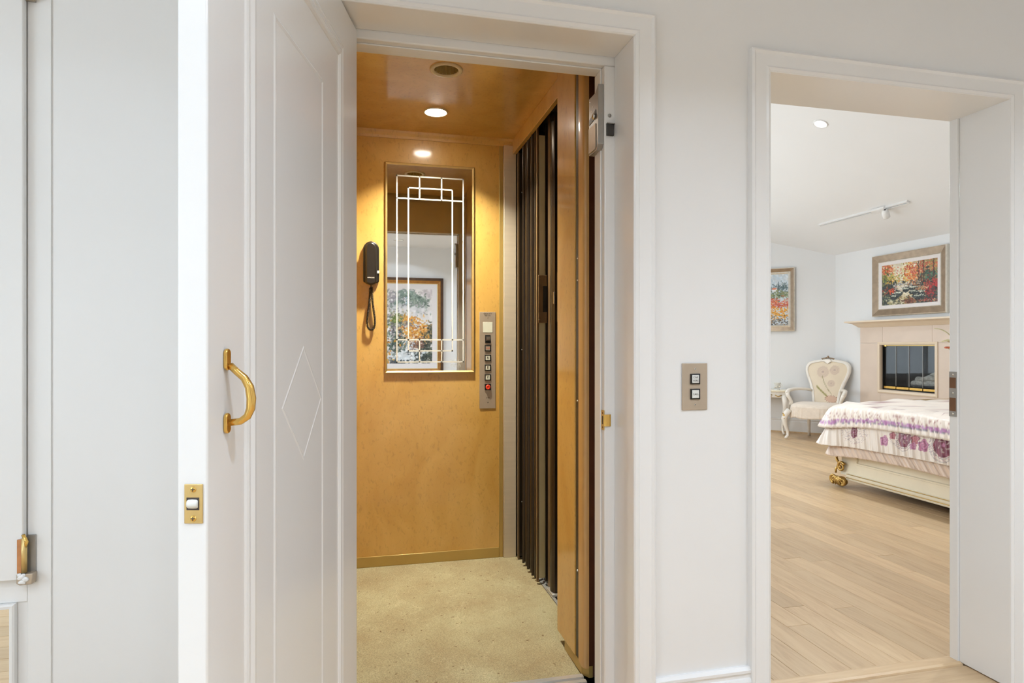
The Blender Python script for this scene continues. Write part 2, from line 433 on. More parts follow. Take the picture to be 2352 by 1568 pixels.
def carpet_mat():
    m, nt, p = new_mat('beige_loop_carpet'); L = nt.links
    tc = nt.nodes.new('ShaderNodeTexCoord')
    # big soft soiling
    n1 = nt.nodes.new('ShaderNodeTexNoise'); n1.inputs['Scale'].default_value = 3.2; n1.inputs['Detail'].default_value = 6; n1.inputs['Roughness'].default_value = .6
    L.new(tc.outputs['Object'], n1.inputs['Vector'])
    r1 = nt.nodes.new('ShaderNodeValToRGB')
    r1.color_ramp.elements[0].position = .32; r1.color_ramp.elements[0].color = (*srgb(172, 156, 121), 1)
    r1.color_ramp.elements[1].position = .66; r1.color_ramp.elements[1].color = (*srgb(192, 184, 148), 1)
    L.new(n1.outputs[0], r1.inputs[0])
    # dark specks
    n2 = nt.nodes.new('ShaderNodeTexNoise'); n2.inputs['Scale'].default_value = 42; n2.inputs['Detail'].default_value = 2
    L.new(tc.outputs['Object'], n2.inputs['Vector'])
    r2 = nt.nodes.new('ShaderNodeMapRange'); r2.inputs[1].default_value = .68; r2.inputs[2].default_value = .74; r2.inputs[3].default_value = 0; r2.inputs[4].default_value = .75
    L.new(n2.outputs[0], r2.inputs[0])
    mx = nt.nodes.new('ShaderNodeMix'); mx.data_type = 'RGBA'
    L.new(r2.outputs[0], mx.inputs['Factor']); L.new(r1.outputs[0], mx.inputs['A']); mx.inputs['B'].default_value = (*srgb(110, 82, 52), 1)
    # pale scuffs
    n3 = nt.nodes.new('ShaderNodeTexNoise'); n3.inputs['Scale'].default_value = 5; n3.inputs['Detail'].default_value = 5; n3.inputs['Distortion'].default_value = 2.0
    L.new(tc.outputs['Object'], n3.inputs['Vector'])
    r3 = nt.nodes.new('ShaderNodeValToRGB'); E3 = r3.color_ramp.elements
    E3[0].position = .492; E3[0].color = (0, 0, 0, 1); E3[1].position = .508; E3[1].color = (0, 0, 0, 1)
    e = E3.new(.5); e.color = (.35, .35, .35, 1)
    L.new(n3.outputs[0], r3.inputs[0])
    mx2 = nt.nodes.new('ShaderNodeMix'); mx2.data_type = 'RGBA'
    L.new(r3.outputs[0], mx2.inputs['Factor']); L.new(mx.outputs['Result'], mx2.inputs['A']); mx2.inputs['B'].default_value = (*srgb(226, 214, 176), 1)
    # loops
    mp = nt.nodes.new('ShaderNodeMapping'); mp.inputs['Rotation'].default_value = (0, 0, .6); mp.inputs['Scale'].default_value = (170, 240, 170)
    L.new(tc.outputs['Object'], mp.inputs[0])
    vo = nt.nodes.new('ShaderNodeTexVoronoi'); vo.inputs['Scale'].default_value = 1; vo.inputs['Randomness'].default_value = .45
    L.new(mp.outputs[0], vo.inputs['Vector'])
    mr = nt.nodes.new('ShaderNodeMapRange'); mr.inputs[1].default_value = .1; mr.inputs[2].default_value = .7; mr.inputs[3].default_value = 1.12; mr.inputs[4].default_value = .62
    L.new(vo.outputs['Distance'], mr.inputs[0])
    vm = nt.nodes.new('ShaderNodeVectorMath'); vm.operation = 'SCALE'
    L.new(mx2.outputs['Result'], vm.inputs[0]); L.new(mr.outputs[0], vm.inputs['Scale']); L.new(vm.outputs[0], p.inputs['Base Color'])
    b = nt.nodes.new('ShaderNodeBump'); b.invert = True; b.inputs['Strength'].default_value = .5; b.inputs['Distance'].default_value = .003
    L.new(vo.outputs['Distance'], b.inputs['Height']); L.new(b.outputs[0], p.inputs['Normal'])
    p.inputs['Roughness'].default_value = .95; p.inputs['Specular IOR Level'].default_value = .1
    return m
M['carpet'] = carpet_mat()

# ================================================================ THE SETTING
HX0, HX1, HY0, HY1, HZ = -2.4, 3.3, -1.62, 1.735, 2.5
WB = 1.935                                 # bedroom face of the wall with the openings

# --- wall with the elevator and bedroom openings
w = MB()
w.box(HX0-.12, -.12, HY1, WB, 0, 2.62)
w.box(-.12, .794, HY1, WB, 2.11, 2.62)
w.box(.794, 1.21, HY1, WB, 0, 2.62)
w.box(1.21, 2.188, HY1, WB, 2.05, 2.62)
w.box(2.188, HX1+.12, HY1, WB, 0, 2.62)
struct('wall_front', w, M['wall'], 'white hallway wall around the elevator and bedroom doorways')
struct('wall_back', MB().box(HX0-.12, HX1+.12, HY0-.12, HY0, 0, 2.62), M['wall'], 'white hallway wall reflected in the elevator mirror')
struct('wall_right', MB().box(HX1, HX1+.12, HY0, HY1, 0, 2.62), M['wall'], 'white hallway end wall')
wl = MB()
wl.box(HX0-.12, HX0, HY0, -1.2, 0, 2.62); wl.box(HX0-.12, HX0, .8, HY1, 0, 2.62)
wl.box(HX0-.12, HX0, -1.2, .8, 0, .7); wl.box(HX0-.12, HX0, -1.2, .8, 2.3, 2.62)
struct('wall_left', wl, M['wall'], 'white hallway wall with an added window')
struct('ceiling', MB().box(HX0-.12, HX1+.12, HY0-.12, WB, HZ, 2.62), M['ceil'], 'flat white hallway ceiling')

def window(name, M4, x0, x1, z0, z1, cols, label):
    t = thing(name, label, None, M4 @ Matrix.Translation(((x0+x1)/2, 0, z0)), kind='structure')
    obj('window_frame', MB(M4).rect(x0, x1, z0, z1, [(-.06, 0), (-.06, -.02), (0, -.02), (.045, .01), (.045, .07), (0, .07)]), M['gloss'], t)
    for k in range(cols):
        a = x0+.045+(x1-x0-.09)*k/cols; b = x0+.045+(x1-x0-.09)*(k+1)/cols
        obj('pane', MB(M4).box(a+.012, b-.012, .035, .041, z0+.045, z1-.045), M['glass'], t)
        if k: obj('mullion', MB(M4).box(a-.014, a+.014, .01, .065, z0+.04, z1-.04), M['gloss'], t)
    return t
window('added_window_1', frame_M((HX0, 0, 0), (0, 1, 0), (0, 0, 1)), -1.2, .8, .7, 2.3, 2, 'added white framed hallway window')  # unseen window, added as a source of soft hall fill

# --- floors: every plank is a piece of its floor
def plank_mesh(L, Wd, name):
    me = bpy.data.meshes.new(name); c = .0012; h = .012
    hx, hy = L/2-.0004, Wd/2-.0004
    v = []
    for (x, y, z) in ((hx, hy, -h), (hx, hy, -c), (hx-c, hy-c, 0)):
        v += [(-x, -y, z), (x, -y, z), (x, y, z), (-x, y, z)]
    f = [(8, 9, 10, 11)]
    for r in (0, 4):
        for k in range(4): f.append((r+k, r+(k+1) % 4, r+4+(k+1) % 4, r+4+k))
    me.from_pydata(v, [], f); me.materials.append(M['plank']); me.update()
    return me
PW = .108
LENS = [.7, .95, 1.2, 1.45, 1.7, 2.0]
PM = [plank_mesh(L, PW, 'plank_%d' % i) for i, L in enumerate(LENS)]
CUT = {}
def lay(parent, a0, a1, b0, b1, along, keep):
    """rows of planks: length direction 'along' in a, rows stacked in b"""
    n = int(math.ceil((b1-b0)/PW - 1e-6)); r = random.Random(5 if along == 'y' else 9)
    for j in range(n):
        b = b0 + PW*(j+.5); a = a0 - r.uniform(0, 1.3)
        while a < a1:
            i = r.randrange(len(LENS)); L = LENS[i]
            s, e = max(a, a0), min(a+L, a1)
            a += L
            if e - s < .08: continue
            mid = (s+e)/2
            p = (b, mid) if along == 'y' else (mid, b)
            if not keep(p, (e-s)/2): continue
            if abs((e-s)-L) < 1e-6: me = PM[i]
            else:
                key = round(e-s, 2)
                if key not in CUT: CUT[key] = plank_mesh(key, PW, 'plank_cut')
                me = CUT[key]
            o = bpy.data.objects.new('plank', me); COL.objects.link(o)
            rot = Matrix.Rotation(math.pi/2 if along == 'y' else (math.pi if r.random() < .5 else 0), 4, 'Z')
            reg(o, parent, Matrix.Translation((p[0], p[1], 0)) @ rot)

fh = struct('floor', MB().box(HX0, HX1, HY0, WB-.002, -.12, -.0121), M['plank'], 'light maple plank floor of the hallway')
lay(fh, -2.0, 2.9, 1.884-23*PW, 1.884, 'x', lambda p, h: not (-.115 < p[0] < .79 and p[1] > 1.74))
fb = struct('floor_bedroom', MB().box(1.15, 6.08, WB, 8.3, -.12, -.0121), M['plank'], 'light maple plank floor of the bedroom')
lay(fb, 1.945, 7.7, 1.20, 6.05, 'y', lambda p, h: p[0] < 6.05 and (p[1]-h)*.62 < p[0] < (p[1]+h)*1.35+.2 and p[0]+p[1]-h < 13.2)
obj('threshold', MB().prism([(1.885, -.006), (1.89, .004), (1.90, .007), (1.94, .007), (1.952, .003), (1.952, -.006)], 1.232, 2.166, 'x'), M['plank'], fb)

# --- casings and jambs
CAS = [(0, 1.735), (0, 1.712), (.006, 1.708), (.014, 1.713), (.05, 1.713), (.056, 1.709), (.065, 1.713), (.065, 1.735)]
# bedroom doorway
struct('trim_1', MB().casing(1.164, 2.234, 2.096, CAS), M['gloss'], 'white casing around the bedroom doorway')
jb = MB()
jb.box(1.21, 1.230, 1.714, WB+.004, 0, 2.03); jb.box(2.168, 2.188, 1.714, 1.905, .003, 2.03); jb.box(2.160, 2.188, 1.905, WB+.004, .003, 2.03); jb.box(1.21, 2.188, 1.714, WB+.004, 2.028, 2.05)
j1 = struct('trim_2', jb, M['gloss'], 'white jamb lining of the bedroom doorway', bevel=.002)
# elevator doorway
struct('trim_3', MB().casing(-.169, .843, 2.157, CAS), M['gloss'], 'white casing around the elevator doorway')
je = MB()
je.box(-.12, -.10, 1.714, 1.862, 0, 2.09); je.box(.774, .794, 1.714, 1.862, 0, 2.09); je.box(-.12, .794, 1.714, 1.862, 2.088, 2.11)
je.box(-.14, -.065, 1.862, 1.951, 0, 2.062); je.box(.741, .83, 1.862, 1.951, 0, 2.062); je.box(-.14, .83, 1.862, 1.951, 2.062, 2.11)
j2 = struct('trim_4', je, M['gloss'], 'white stepped jamb of the elevator doorway', bevel=.004)
je2 = MB(); je2.box(-.065, -.060, 1.885, 1.915, 0, 2.057); je2.box(.736, .741, 1.885, 1.915, 0, 2.057); je2.box(-.065, .741, 1.885, 1.915, 2.057, 2.062)
obj('stop_bead', je2, M['gloss'], j2, bevel=.002)
struct('trim_5', MB().box(-.14, .83, 1.935, 1.958, 2.066, 2.62), M['tan'], 'tan board behind the elevator doorway head')
# baseboards
def base(name, M4, L, lab):
    b = MB(M4).prism([(0, 0), (-.020, 0), (-.020, .150), (-.016, .158), (-.012, .160), (-.012, .170), (-.017, .176), (-.017, .184), (-.008, .192), (0, .192)], 0, L, 'x')
    return struct(name, b, M['gloss'], lab)
base('baseboard_front', frame_M((.839, 1.735, 0), (1, 0, 0), (0, 0, 1)), .329, 'white moulded baseboard between the two doorways')
base('baseboard_right', frame_M((2.23, 1.735, 0), (1, 0, 0), (0, 0, 1)), 1.07, 'white moulded baseboard right of the bedroom doorway')
base('baseboard_left', frame_M((-.726, 1.735, 0), (1, 0, 0), (0, 0, 1)), .557, 'white moulded baseboard behind the open elevator door')
base('baseboard_back', frame_M((HX1, HY0, 0), (-1, 0, 0), (0, 0, 1)), HX1-HX0, 'white moulded baseboard of the back hallway wall')

# --- bedroom shell
BX1, BY1, DS = 6.08, 8.3, 13.2              # fireplace wall x, far wall y, diagonal wall x+y
def vault(x): return 2.378 + .4167*(6.08-max(x, 3.4)) if x >= 3.4 else 2.378 + .4167*2.68 - .4167*(3.4-x)
def hz(x): return vault(x) + .05
wr = MB(); wr.box(BX1, BX1+.12, WB, 5.45, 0, 2.5); wr.box(BX1, BX1+.12, 6.56, 7.12, 0, 2.5)
wr.box(BX1, BX1+.12, 5.45, 6.56, 0, .55); wr.box(BX1, BX1+.12, 5.45, 6.56, 1.32, 2.5)
struct('wall_bedroom_right', wr, M['wallbed'], 'white bedroom wall with the fireplace')
d = MB(frame_M((6.08, 7.12, 0), (-1, 1, 0), (0, 0, 1)))
DL = 1.18*math.sqrt(2)
d.prism([(0, 0), (DL, 0), (DL, hz(4.9)), (0, hz(6.08))], -.12, 0, 'y')
struct('wall_bedroom_corner', d, M['wallbed'], 'white diagonal bedroom wall behind the armchair')
far = MB()
def farwall(x0, x1, z0, z1=None):
    far.prism([(x0, z0), (x1, z0), (x1, hz(x1) if z1 is None else z1), (x0, hz(x0) if z1 is None else z1)], BY1, BY1+.12, 'y')
farwall(1.15, 1.6, 0); farwall(4.2, 4.9, 0); farwall(1.6, 3.4, 2.4); farwall(3.4, 4.2, 2.4); farwall(1.6, 4.2, 0, .7)
struct('wall_bedroom_far', far, M['wallbed'], 'white far bedroom wall with windows')
window('window_2', frame_M((0, BY1, 0), (1, 0, 0), (0, 0, 1)), 1.6, 4.2, .7, 2.4, 3, 'white framed bedroom window')
wbl = MB(); wbl.box(1.10, 1.15, WB, 4.45, 0, 2.7); wbl.box(1.10, 1.15, 6.95, BY1, 0, 2.7); wbl.box(1.10, 1.15, 4.45, 6.95, 0, .75); wbl.box(1.10, 1.15, 4.45, 6.95, 2.35, 2.7)
struct('wall_bedroom_left', wbl, M['wallbed'], 'white bedroom wall beside the elevator shaft')
window('added_window_3', frame_M((1.15, 0, 0), (0, 1, 0), (0, 0, 1)), 4.45, 6.95, .75, 2.35, 3, 'added white framed bedroom side window')  # unseen window, added to brighten the fireplace wall and footboard
nw = MB(); nw.prism([(1.15, 2.62), (6.2, 2.62), (6.08, hz(6.08)), (3.4, hz(3.4)), (1.15, hz(1.15))], WB-.1, WB, 'y'); nw.box(HX1+.12, 6.2, WB-.1, WB, 0, 2.62)
struct('wall_bedroom_near', nw, M['wallbed'], 'white bedroom wall above the doorway')
cv = MB()
cv.prism([(1.1, vault(1.1)), (3.4, vault(3.4)), (6.2, vault(6.2)), (6.2, vault(6.2)+.1), (3.4, vault(3.4)+.1), (1.1, vault(1.1)+.1)], WB-.1, BY1+.12, 'y')
struct('ceiling_bedroom', cv, M['ceil'], 'white vaulted bedroom ceiling')
dm = frame_M((4.9, 8.3, 0), (1, -1, 0), (0, 0, 1))
base('baseboard_corner', dm, DL, 'white moulded baseboard on the diagonal bedroom wall')
base('baseboard_far', frame_M((1.15, BY1, 0), (1, 0, 0), (0, 0, 1)), 3.75, 'white moulded baseboard under the far bedroom window')
obj('shoe_moulding', MB(dm).box(0, DL, -.034, -.020, 0, .02), M['plank'], bpy.data.objects['baseboard_corner'])

# ================================================================ ELEVATOR CAR
CB = 3.455; CZ = 2.335
struct('wall_elevator_back', MB().box(-.12, .746, CB, CB+.03, .055, CZ), M['maple'], 'glossy birdseye maple back wall of the elevator')
eb = MB(); eb.box(.746, .769, CB-.004, CB+.03, 0, CZ); eb.box(-.12, .746, CB-.006, CB+.03, 0, .056)
struct('trim_6', eb, M['edgegold'], 'gold laminate edging around the elevator back wall', bevel=.002)
struct('trim_7', MB().prism([(CB, 2.298), (CB-.006, 2.298), (CB-.010, 2.310), (CB-.020, 2.322), (CB-.024, CZ), (CB, CZ)], -.12, .83, 'x'), M['maple'], 'maple moulding under the elevator ceiling')
struct('trim_8', MB().box(.770, .840, CB-.022, CB+.02, 0, 2.30), M['steel'], 'stainless steel corner post of the elevator', bevel=.002)
struct('wall_elevator_left', MB().box(-.15, -.12, 2.13, CB+.03, 0, CZ), M['maple'], 'maple side wall of the elevator hidden by the open door')
# car ceiling with two holes for the downlights
LON, LOFF = (.354, 3.114), (.343, 2.63)
cc = obj('ceiling_elevator', MB().box(-.15, .93, 2.05, CB+.03, CZ, CZ+.03), M['maple']); tag(cc, 'glossy maple elevator ceiling with two recessed lights', kind='structure')
for (lx, ly) in (LON, LOFF):
    cu = obj('cutter', MB().lathe([(.052, -.1), (.052, .1)], 40, (lx, ly, CZ)), M['void'])
    bo = cc.modifiers.new('hole', 'BOOLEAN'); bo.object = cu; bo.operation = 'DIFFERENCE'; bo.solver = 'EXACT'
    bpy.context.view_layer.update()
    me = bpy.data.meshes.new_from_object(cc.evaluated_get(bpy.context.evaluated_depsgraph_get()))
    cc.modifiers.clear(); cc.data = me; bpy.data.objects.remove(cu)
# right side: front return panel, trim post, fascia over the gate
struct('wall_elevator_right', MB().box(.764, .80, 2.214, 2.427, .040, CZ), M['maple'], 'narrow maple return panel beside the elevator entrance', bevel=.002)
fa = MB(); fa.box(.820, .842, 2.427, CB, 2.252, CZ)
struct('trim_9', fa, M['maple'], 'maple fascia above the folding gate', bevel=.002)
struct('trim_10', MB().prism([(.765, 2.176), (.765, 2.135), (.768, 2.126), (.775, 2.121), (.786, 2.121), (.786, 2.176)], .034, CZ, 'z'), M['mapletrim'], 'rounded solid maple edge post of the elevator entrance', autosmooth=40)
struct('trim_11', MB().box(.786, .832, 2.124, 2.176, .0, CZ), M['shaft'], 'dark red brown steel strip beside the maple post', bevel=.001)
gp = MB(); gp.box(.772, .80, 2.176, 2.214, .045, CZ); 
struct('trim_12', gp, M['bronze'], 'dark bronze gap strip between maple post and panel')
gp2 = MB(); gp2.box(.7665, .772, 2.183, 2.205, .045, CZ)
obj('channel', gp2, M['dark_metal'], bpy.data.objects['trim_12'])
for z in (.36, .98, 1.42, 1.50):
    obj('screw', MB(frame_M((.766, 2.188, z), (0, 1, 0), (-1, 0, 0))).lathe([(.004, 0), (.003, .002)], 8), M['screw'], bpy.data.objects['trim_12'])
tk = MB(); tk.prism([(.768, 2.345), (.768, 2.150), (.786, 2.122), (.80, 2.122), (.80, 2.345)], 0, .040, 'z')
struct('trim_13', tk, M['edgegold'], 'gold laminate kick strip under the maple return panel')
# floor
cp = MB(); cp.prism([(-.12, 2.148), (.766, 2.148), (.768, 2.345), (.80, 2.40), (.864, 2.43), (.864, CB), (-.12, CB)], -.02, .0, 'z')
tag(obj('elevator_carpet', cp, M['carpet']), 'worn stained beige loop carpet on the elevator floor', 'carpet')
sl = thing('elevator_sill', 'silver grooved metal sill at the elevator entrance', 'sill', (.33, 2.1, -.02))
obj('sill_plate', MB().prism([(2.044, -.02), (2.044, .004), (2.078, .004), (2.080, -.004), (2.092, -.004), (2.094, .004), (2.112, .004), (2.114, -.002), (2.124, -.002), (2.126, .005), (2.147, .005), (2.147, -.02)], -.10, .768, 'x'), M['alu'], sl)
obj('sill_nosing', MB().box(-.10, .768, 2.036, 2.044, -.04, .002), M['dark_metal'], sl)
ls = thing('landing_sill', 'silver landing sill under the elevator doorway', 'sill', (.35, 1.95, -.02))
obj('sill_plate', MB().box(-.062, .738, 1.893, 2.028, -.02, .001), M['alu'], ls, bevel=.002)
gs = thing('gate_sill', 'silver grooved floor track under the folding gate', 'sill', (.91, 2.9, -.02))
obj('track_plate', MB().prism([(.866, -.02), (.866, .003), (.880, .003), (.882, -.008), (.896, -.008), (.898, .003), (.912, .003), (.914, -.008), (.928, -.008), (.930, .003), (.955, .003), (.955, -.02)], 2.43, 3.45, 'y'), M['alu'], gs)
# shaft
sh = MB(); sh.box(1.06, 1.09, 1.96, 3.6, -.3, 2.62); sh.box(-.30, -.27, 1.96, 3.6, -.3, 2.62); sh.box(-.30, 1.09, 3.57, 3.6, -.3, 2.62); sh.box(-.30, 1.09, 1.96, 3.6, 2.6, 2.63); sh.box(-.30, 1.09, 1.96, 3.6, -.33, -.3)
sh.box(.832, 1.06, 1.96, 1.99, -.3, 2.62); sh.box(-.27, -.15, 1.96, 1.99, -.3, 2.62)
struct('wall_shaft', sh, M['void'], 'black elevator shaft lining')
struct('door_2', MB().box(.975, .995, 2.2, 3.5, .0, 2.3), M['bronze'], 'dark closed landing door behind the folding gate')

# ================================================================ FOLDING GATE
gate = thing('folding_gate', 'dark bronze folding gate stacked open beside the steel post', 'gate', (.88, 3.1, .01))
GT = 2.285
obj('channel', MB().box(.842, .905, 3.385, 3.435, .018, 2.25), M['bronze'], gate, bevel=.003)
obj('edge_strip', MB().box(.838, .846, 3.383, 3.395, .005, 2.252), M['bronze_brown'], gate)
for z in (.32, 1.16, 2.03):
    obj('rivet', MB(frame_M((.862, 3.3845, z), (1, 0, 0), (0, -1, 0))).lathe([(.005, 0), (.004, .003), (.001, .004)], 10), M['screw'], gate)
ys = [3.285, 3.235, 3.185, 3.140, 3.098, 3.060]
for i, y in enumerate(ys):
    a = math.radians(14 if i % 2 else -14)
    Mp = Matrix.Translation((.846+.006*(i % 2), y, 0)) @ Matrix.Rotation(a, 4, 'Z')
    obj('gate_panel', MB(Mp).box(0, .082, -.004, .004, .022, GT-.02), M['bronze'], gate, bevel=.002)
    obj('panel_edge', MB(Mp).prism([(-.008, -.006), (-.004, -.009), (.004, -.009), (.006, 0), (.004, .009), (-.004, .009), (-.008, .006)], .018, GT, 'z'), M['bronze'], gate, autosmooth=50)
# front panel with the pale insert
obj('front_stile', MB().box(.842, .853, 3.010, 3.028, .012, GT), M['bronze_brown'], gate, bevel=.002)
obj('insert', MB().box(.853, .884, 3.014, 3.020, .030, GT-.06), M['acrylic'], gate)
obj('back_stile', MB().box(.884, .915, 3.006, 3.030, .012, GT), M['bronze'], gate, bevel=.003)
lead = obj('lead_post', MB().prism([(.876, 2.90), (.872, 2.885), (.874, 2.860), (.884, 2.845), (.900, 2.845), (.915, 2.86), (.915, 2.90)], .004, GT, 'z'), M['bronze'], gate, autosmooth=30)
obj('lead_flange', MB().box(.884, .890, 2.900, 2.960, .006, GT), M['bronze_brown'], gate)
obj('post_glide', MB().box(.868, .93, 2.835, 2.93, .003, .016), M['alu'], gate, bevel=.003)
# handle: two plates with a slot, and the latch between them
def slot_plate(mb, x0, x1, y0, y1, z0, z1, sx0, sz):
    mb.box(x0, x1, y0, y1, z1-sz, z1); mb.box(x0, x1, y0, y1, z0, z0+sz); mb.box(x0, sx0, y0, y1, z0+sz, z1-sz)
    return mb
hp = slot_plate(MB(), .838, .882, 2.968, 2.973, 1.293, 1.527, .862, .054)
obj('handle_plate', hp, M['bronze_brown'], gate, bevel=.002)
obj('handle_plate', slot_plate(MB(), .892, .913, 2.832, 2.837, 1.293, 1.527, .898, .054), M['bronze_brown'], gate, bevel=.002)
obj('handle_recess', MB().box(.862, .884, 2.976, 2.984, 1.33, 1.49), M['black'], gate)
obj('latch', MB().box(.876, .884, 2.838, 2.850, 1.378, 1.435), M['screw'], gate, bevel=.002)
for z in (1.31, 1.508):
    obj('handle_rivet', MB(frame_M((.842, 2.968, z), (1, 0, 0), (0, -1, 0))).lathe([(.004, 0), (.003, .003)], 8), M['screw'], gate)
obj('header_track', MB().box(.846, .93, 2.43, 3.44, 2.288, 2.33), M['black'], gate)

# ================================================================ ELEVATOR FITTINGS
def downlight(name, label, x, y, z, lit, group, lensmat=None, watts=0, color=NEUT, recess=0.0, ringmat=None, R=.062, spot=None, spread=142):
    t = thing(name, label, 'light', (x, y, z-.01), group)
    ri = .84 if lit else .72
    obj('trim_ring', MB().lathe([(R*ri, .004), (R*ri, -.003), (R*(ri+.04), -.006), (R*.94, -.007), (R, -.004), (R, .0)], 40, (x, y, z), cap=False), ringmat or M['gloss'], t, smooth=True)
    if recess:
        m = MB()
        if lit:
            m.lathe([(R*.84, -.002), (R*.80, recess)], 40, (x, y, z), cap=False)
        else:                                              # ribbed open reflector
            n = 36; rings = []
            for rr, zz in ((R*.725, -.002), (R*.72, recess*.5), (R*.66, recess)):
                rings.append([(x+rr*(1-.07*(k % 2))*math.cos(2*math.pi*k/n), y+rr*(1-.07*(k % 2))*math.sin(2*math.pi*k/n), z+zz) for k in range(n)])
            m.loops(rings, cap_last=True)
        obj('reflector', m, M['reflector'], t, smooth=lit)
    if lit:
        dz = -.016 if recess > .01 else recess*.6-.003
        obj('lens', MB().lathe([(R*.83, .0), (R*.72, dz*.45), (R*.45, dz*.85), (.001, dz)], 32, (x, y, z), cap=False), lensmat, t, smooth=True)
        if spot:
            L = bpy.data.lights.new(name + '_lamp', 'SPOT'); L.energy = watts; L.color = color; L.spot_size = math.radians(spot); L.spot_blend = .12; L.shadow_soft_size = .03
        else:
            L = bpy.data.lights.new(name + '_lamp', 'AREA'); L.shape = 'DISK'; L.size = R*1.5; L.energy = watts; L.color = color; L.spread = math.radians(spread)
        lo = bpy.data.objects.new(name + '_lamp', L); COL.objects.link(lo)
        reg(lo, t, Matrix.Translation((x, y, z-.019)))
    else:
        obj('bulb', MB().lathe([(.012, recess), (.014, recess*.75), (.010, recess*.6), (.001, recess*.56)], 16, (x, y, z), cap=False), M['whiteplastic'], t, smooth=True)
    return t
downlight('recessed_light', 'glowing recessed light in the maple elevator ceiling', *LON, CZ, True, 'elevator ceiling lights', M['lamp'], CAR_LAMP, WARM, .014, M['ring'], .060, spread=116)
downlight('recessed_light', 'unlit recessed light with ribbed brass reflector in elevator ceiling', *LOFF, CZ, False, 'elevator ceiling lights', recess=.075, ringmat=M['ring'], R=.069)

# --- mirror with etched lines
mX0, mX1, mZ0, mZ1 = .120, .605, 1.034, 2.168
mr = thing('wall_mirror', 'tall gold-edged mirror with etched lines on elevator wall', 'mirror', (.362, CB, mZ0))
obj('mirror_glass', MB().box(mX0+.006, mX1-.006, CB-.006, CB-.001, mZ0+.006, mZ1-.006), M['mirror'], mr)
obj('mirror_frame', MB().rect(mX0, mX1, mZ0, mZ1, [(0, CB), (0, CB-.010), (.004, CB-.013), (.012, CB-.008), (.012, CB-.006)]), M['brassdull'], mr)
def etch(x0, x1, z0, z1): obj('etched_line', MB().box(x0, x1, CB-.0068, CB-.0060, z0, z1), M['etch'], mr)
W2 = .0036
def ev(x, z0, z1): etch(x-W2, x+W2, z0-W2, z1+W2)
def eh(z, x0, x1): etch(x0-W2, x1+W2, z-W2, z+W2)
xo0, xo1, xi0, xi1, xa, xb = .183, .543, .244, .483, .304, .424
zo1, zi1, zc1 = 2.098, 2.036, 1.977
zo0, zi0, zc0 = 1.094, 1.154, 1.214
ev(xo0, zo0, zo1); ev(xo1, zo0, zo1); eh(zo1, xo0, xo1); eh(zo0, xo0, xo1)
ev(xi0, zi0, zi1); ev(xi1, zi0, zi1); eh(zi1, xi0, xi1); eh(zi0, xi0, xi1)
eh(zc1, xo0, xo1); ev(xa, zc1, zo1); ev(xb, zc1, zo1)
eh(zc0, xo0, xo1); ev(xa, zo0, zc0); ev(xb, zo0, zc0)
# small frosted lattice mark in the lower corner of the mirror
lm = MB()
for k in range(3):
    bx = .474 + k*.0195
    for (a, b, c_, e) in ((0, .014, 0, .0014), (0, .014, .0125, .0139), (0, .0014, 0, .0139), (.0126, .014, 0, .0139), (0, .014, .025, .0264), (0, .014, .0385, .0399), (0, .0014, .025, .0399), (.0126, .014, .025, .0399), (.006, .0074, .006, .034)):
        lm.box(bx+a, bx+b, CB-.0066, CB-.0060, 1.064+c_, 1.064+e)
obj('etched_mark', lm, M['etch'], mr)

# --- intercom handset
ph = thing('wall_phone', 'dark brown wall intercom handset beside the mirror', 'telephone', (.047, CB, 1.50))
def rounded(x0, x1, z0, z1, r_top, cut):
    pts = [(x0+cut, z0), (x1-cut, z0), (x1, z0+cut*.4)]
    n = 10; cx = (x0+x1)/2; rr = (x1-x0)/2
    pts += [(cx+rr*math.cos(math.pi*k/n), z1-r_top+r_top*math.sin(math.pi*k/n)) for k in range(n+1)]
    pts += [(x0, z0+cut*.4)]
    return pts
obj('cradle', MB().prism(rounded(.006, .089, 1.512, 1.737, .045, .024), CB-.022, CB-.0005, 'y'), M['phone'], ph, bevel=.005)
hs = obj('handset', MB().prism(rounded(.018, .074, 1.504, 1.727, .03, .02), CB-.052, CB-.022, 'y'), M['phone'], ph, bevel=.008, seg=3)
obj('side_button', MB().box(.078, .090, CB-.028, CB-.020, 1.566, 1.580), M['whiteplastic'], ph, bevel=.001)
for z in (1.585, 1.598, 1.611, 1.624):
    obj('vent_slot', MB().box(.007, .015, CB-.0232, CB-.0215, z, z+.004), M['black'], ph)
text('lettering', 'AIPHONE', .0085, frame_M((.046, CB-.0524, 1.540), (1, 0, 0), (0, 0, 1)) @ Matrix.Rotation(math.pi/2, 4, 'X'), M['inkwhite'], hs)
def coil(path, r, wire, turns, n=9):
    P = [Vector(p) for p in path]
    seg = [0]
    for a, b in zip(P, P[1:]): seg.append(seg[-1] + (b-a).length)
    T = seg[-1]; N = turns*n; out = []
    for i in range(N+1):
        s = T*i/N; k = max(j for j in range(len(seg)) if seg[j] <= s+1e-9); k = min(k, len(P)-2)
        f = (s-seg[k])/(seg[k+1]-seg[k]); c = P[k].lerp(P[k+1], f); t = (P[k+1]-P[k]).normalized()
        a = Vector((0, 1, 0)); a = (a-t*a.dot(t)).normalized(); b = t.cross(a)
        th = 2*math.pi*i/n
        out.append(c + (a*math.cos(th) + b*math.sin(th))*r)
    return out
loop = []
for k in range(41):
    f = k/40
    loop.append((.047 + .0045*(1-2*f) *-1 + .022*math.sin(math.pi*f*2)*-1*(1 if True else 0)*math.sin(math.pi*f)**.6, CB-.016-.004*math.sin(math.pi*f), 1.492 - .226*math.sin(math.pi*f)**.75))
obj('coiled_cord', MB().tube(coil(loop, .0048, .002, 74), .0022, 5), M['phone'], ph, smooth=True)
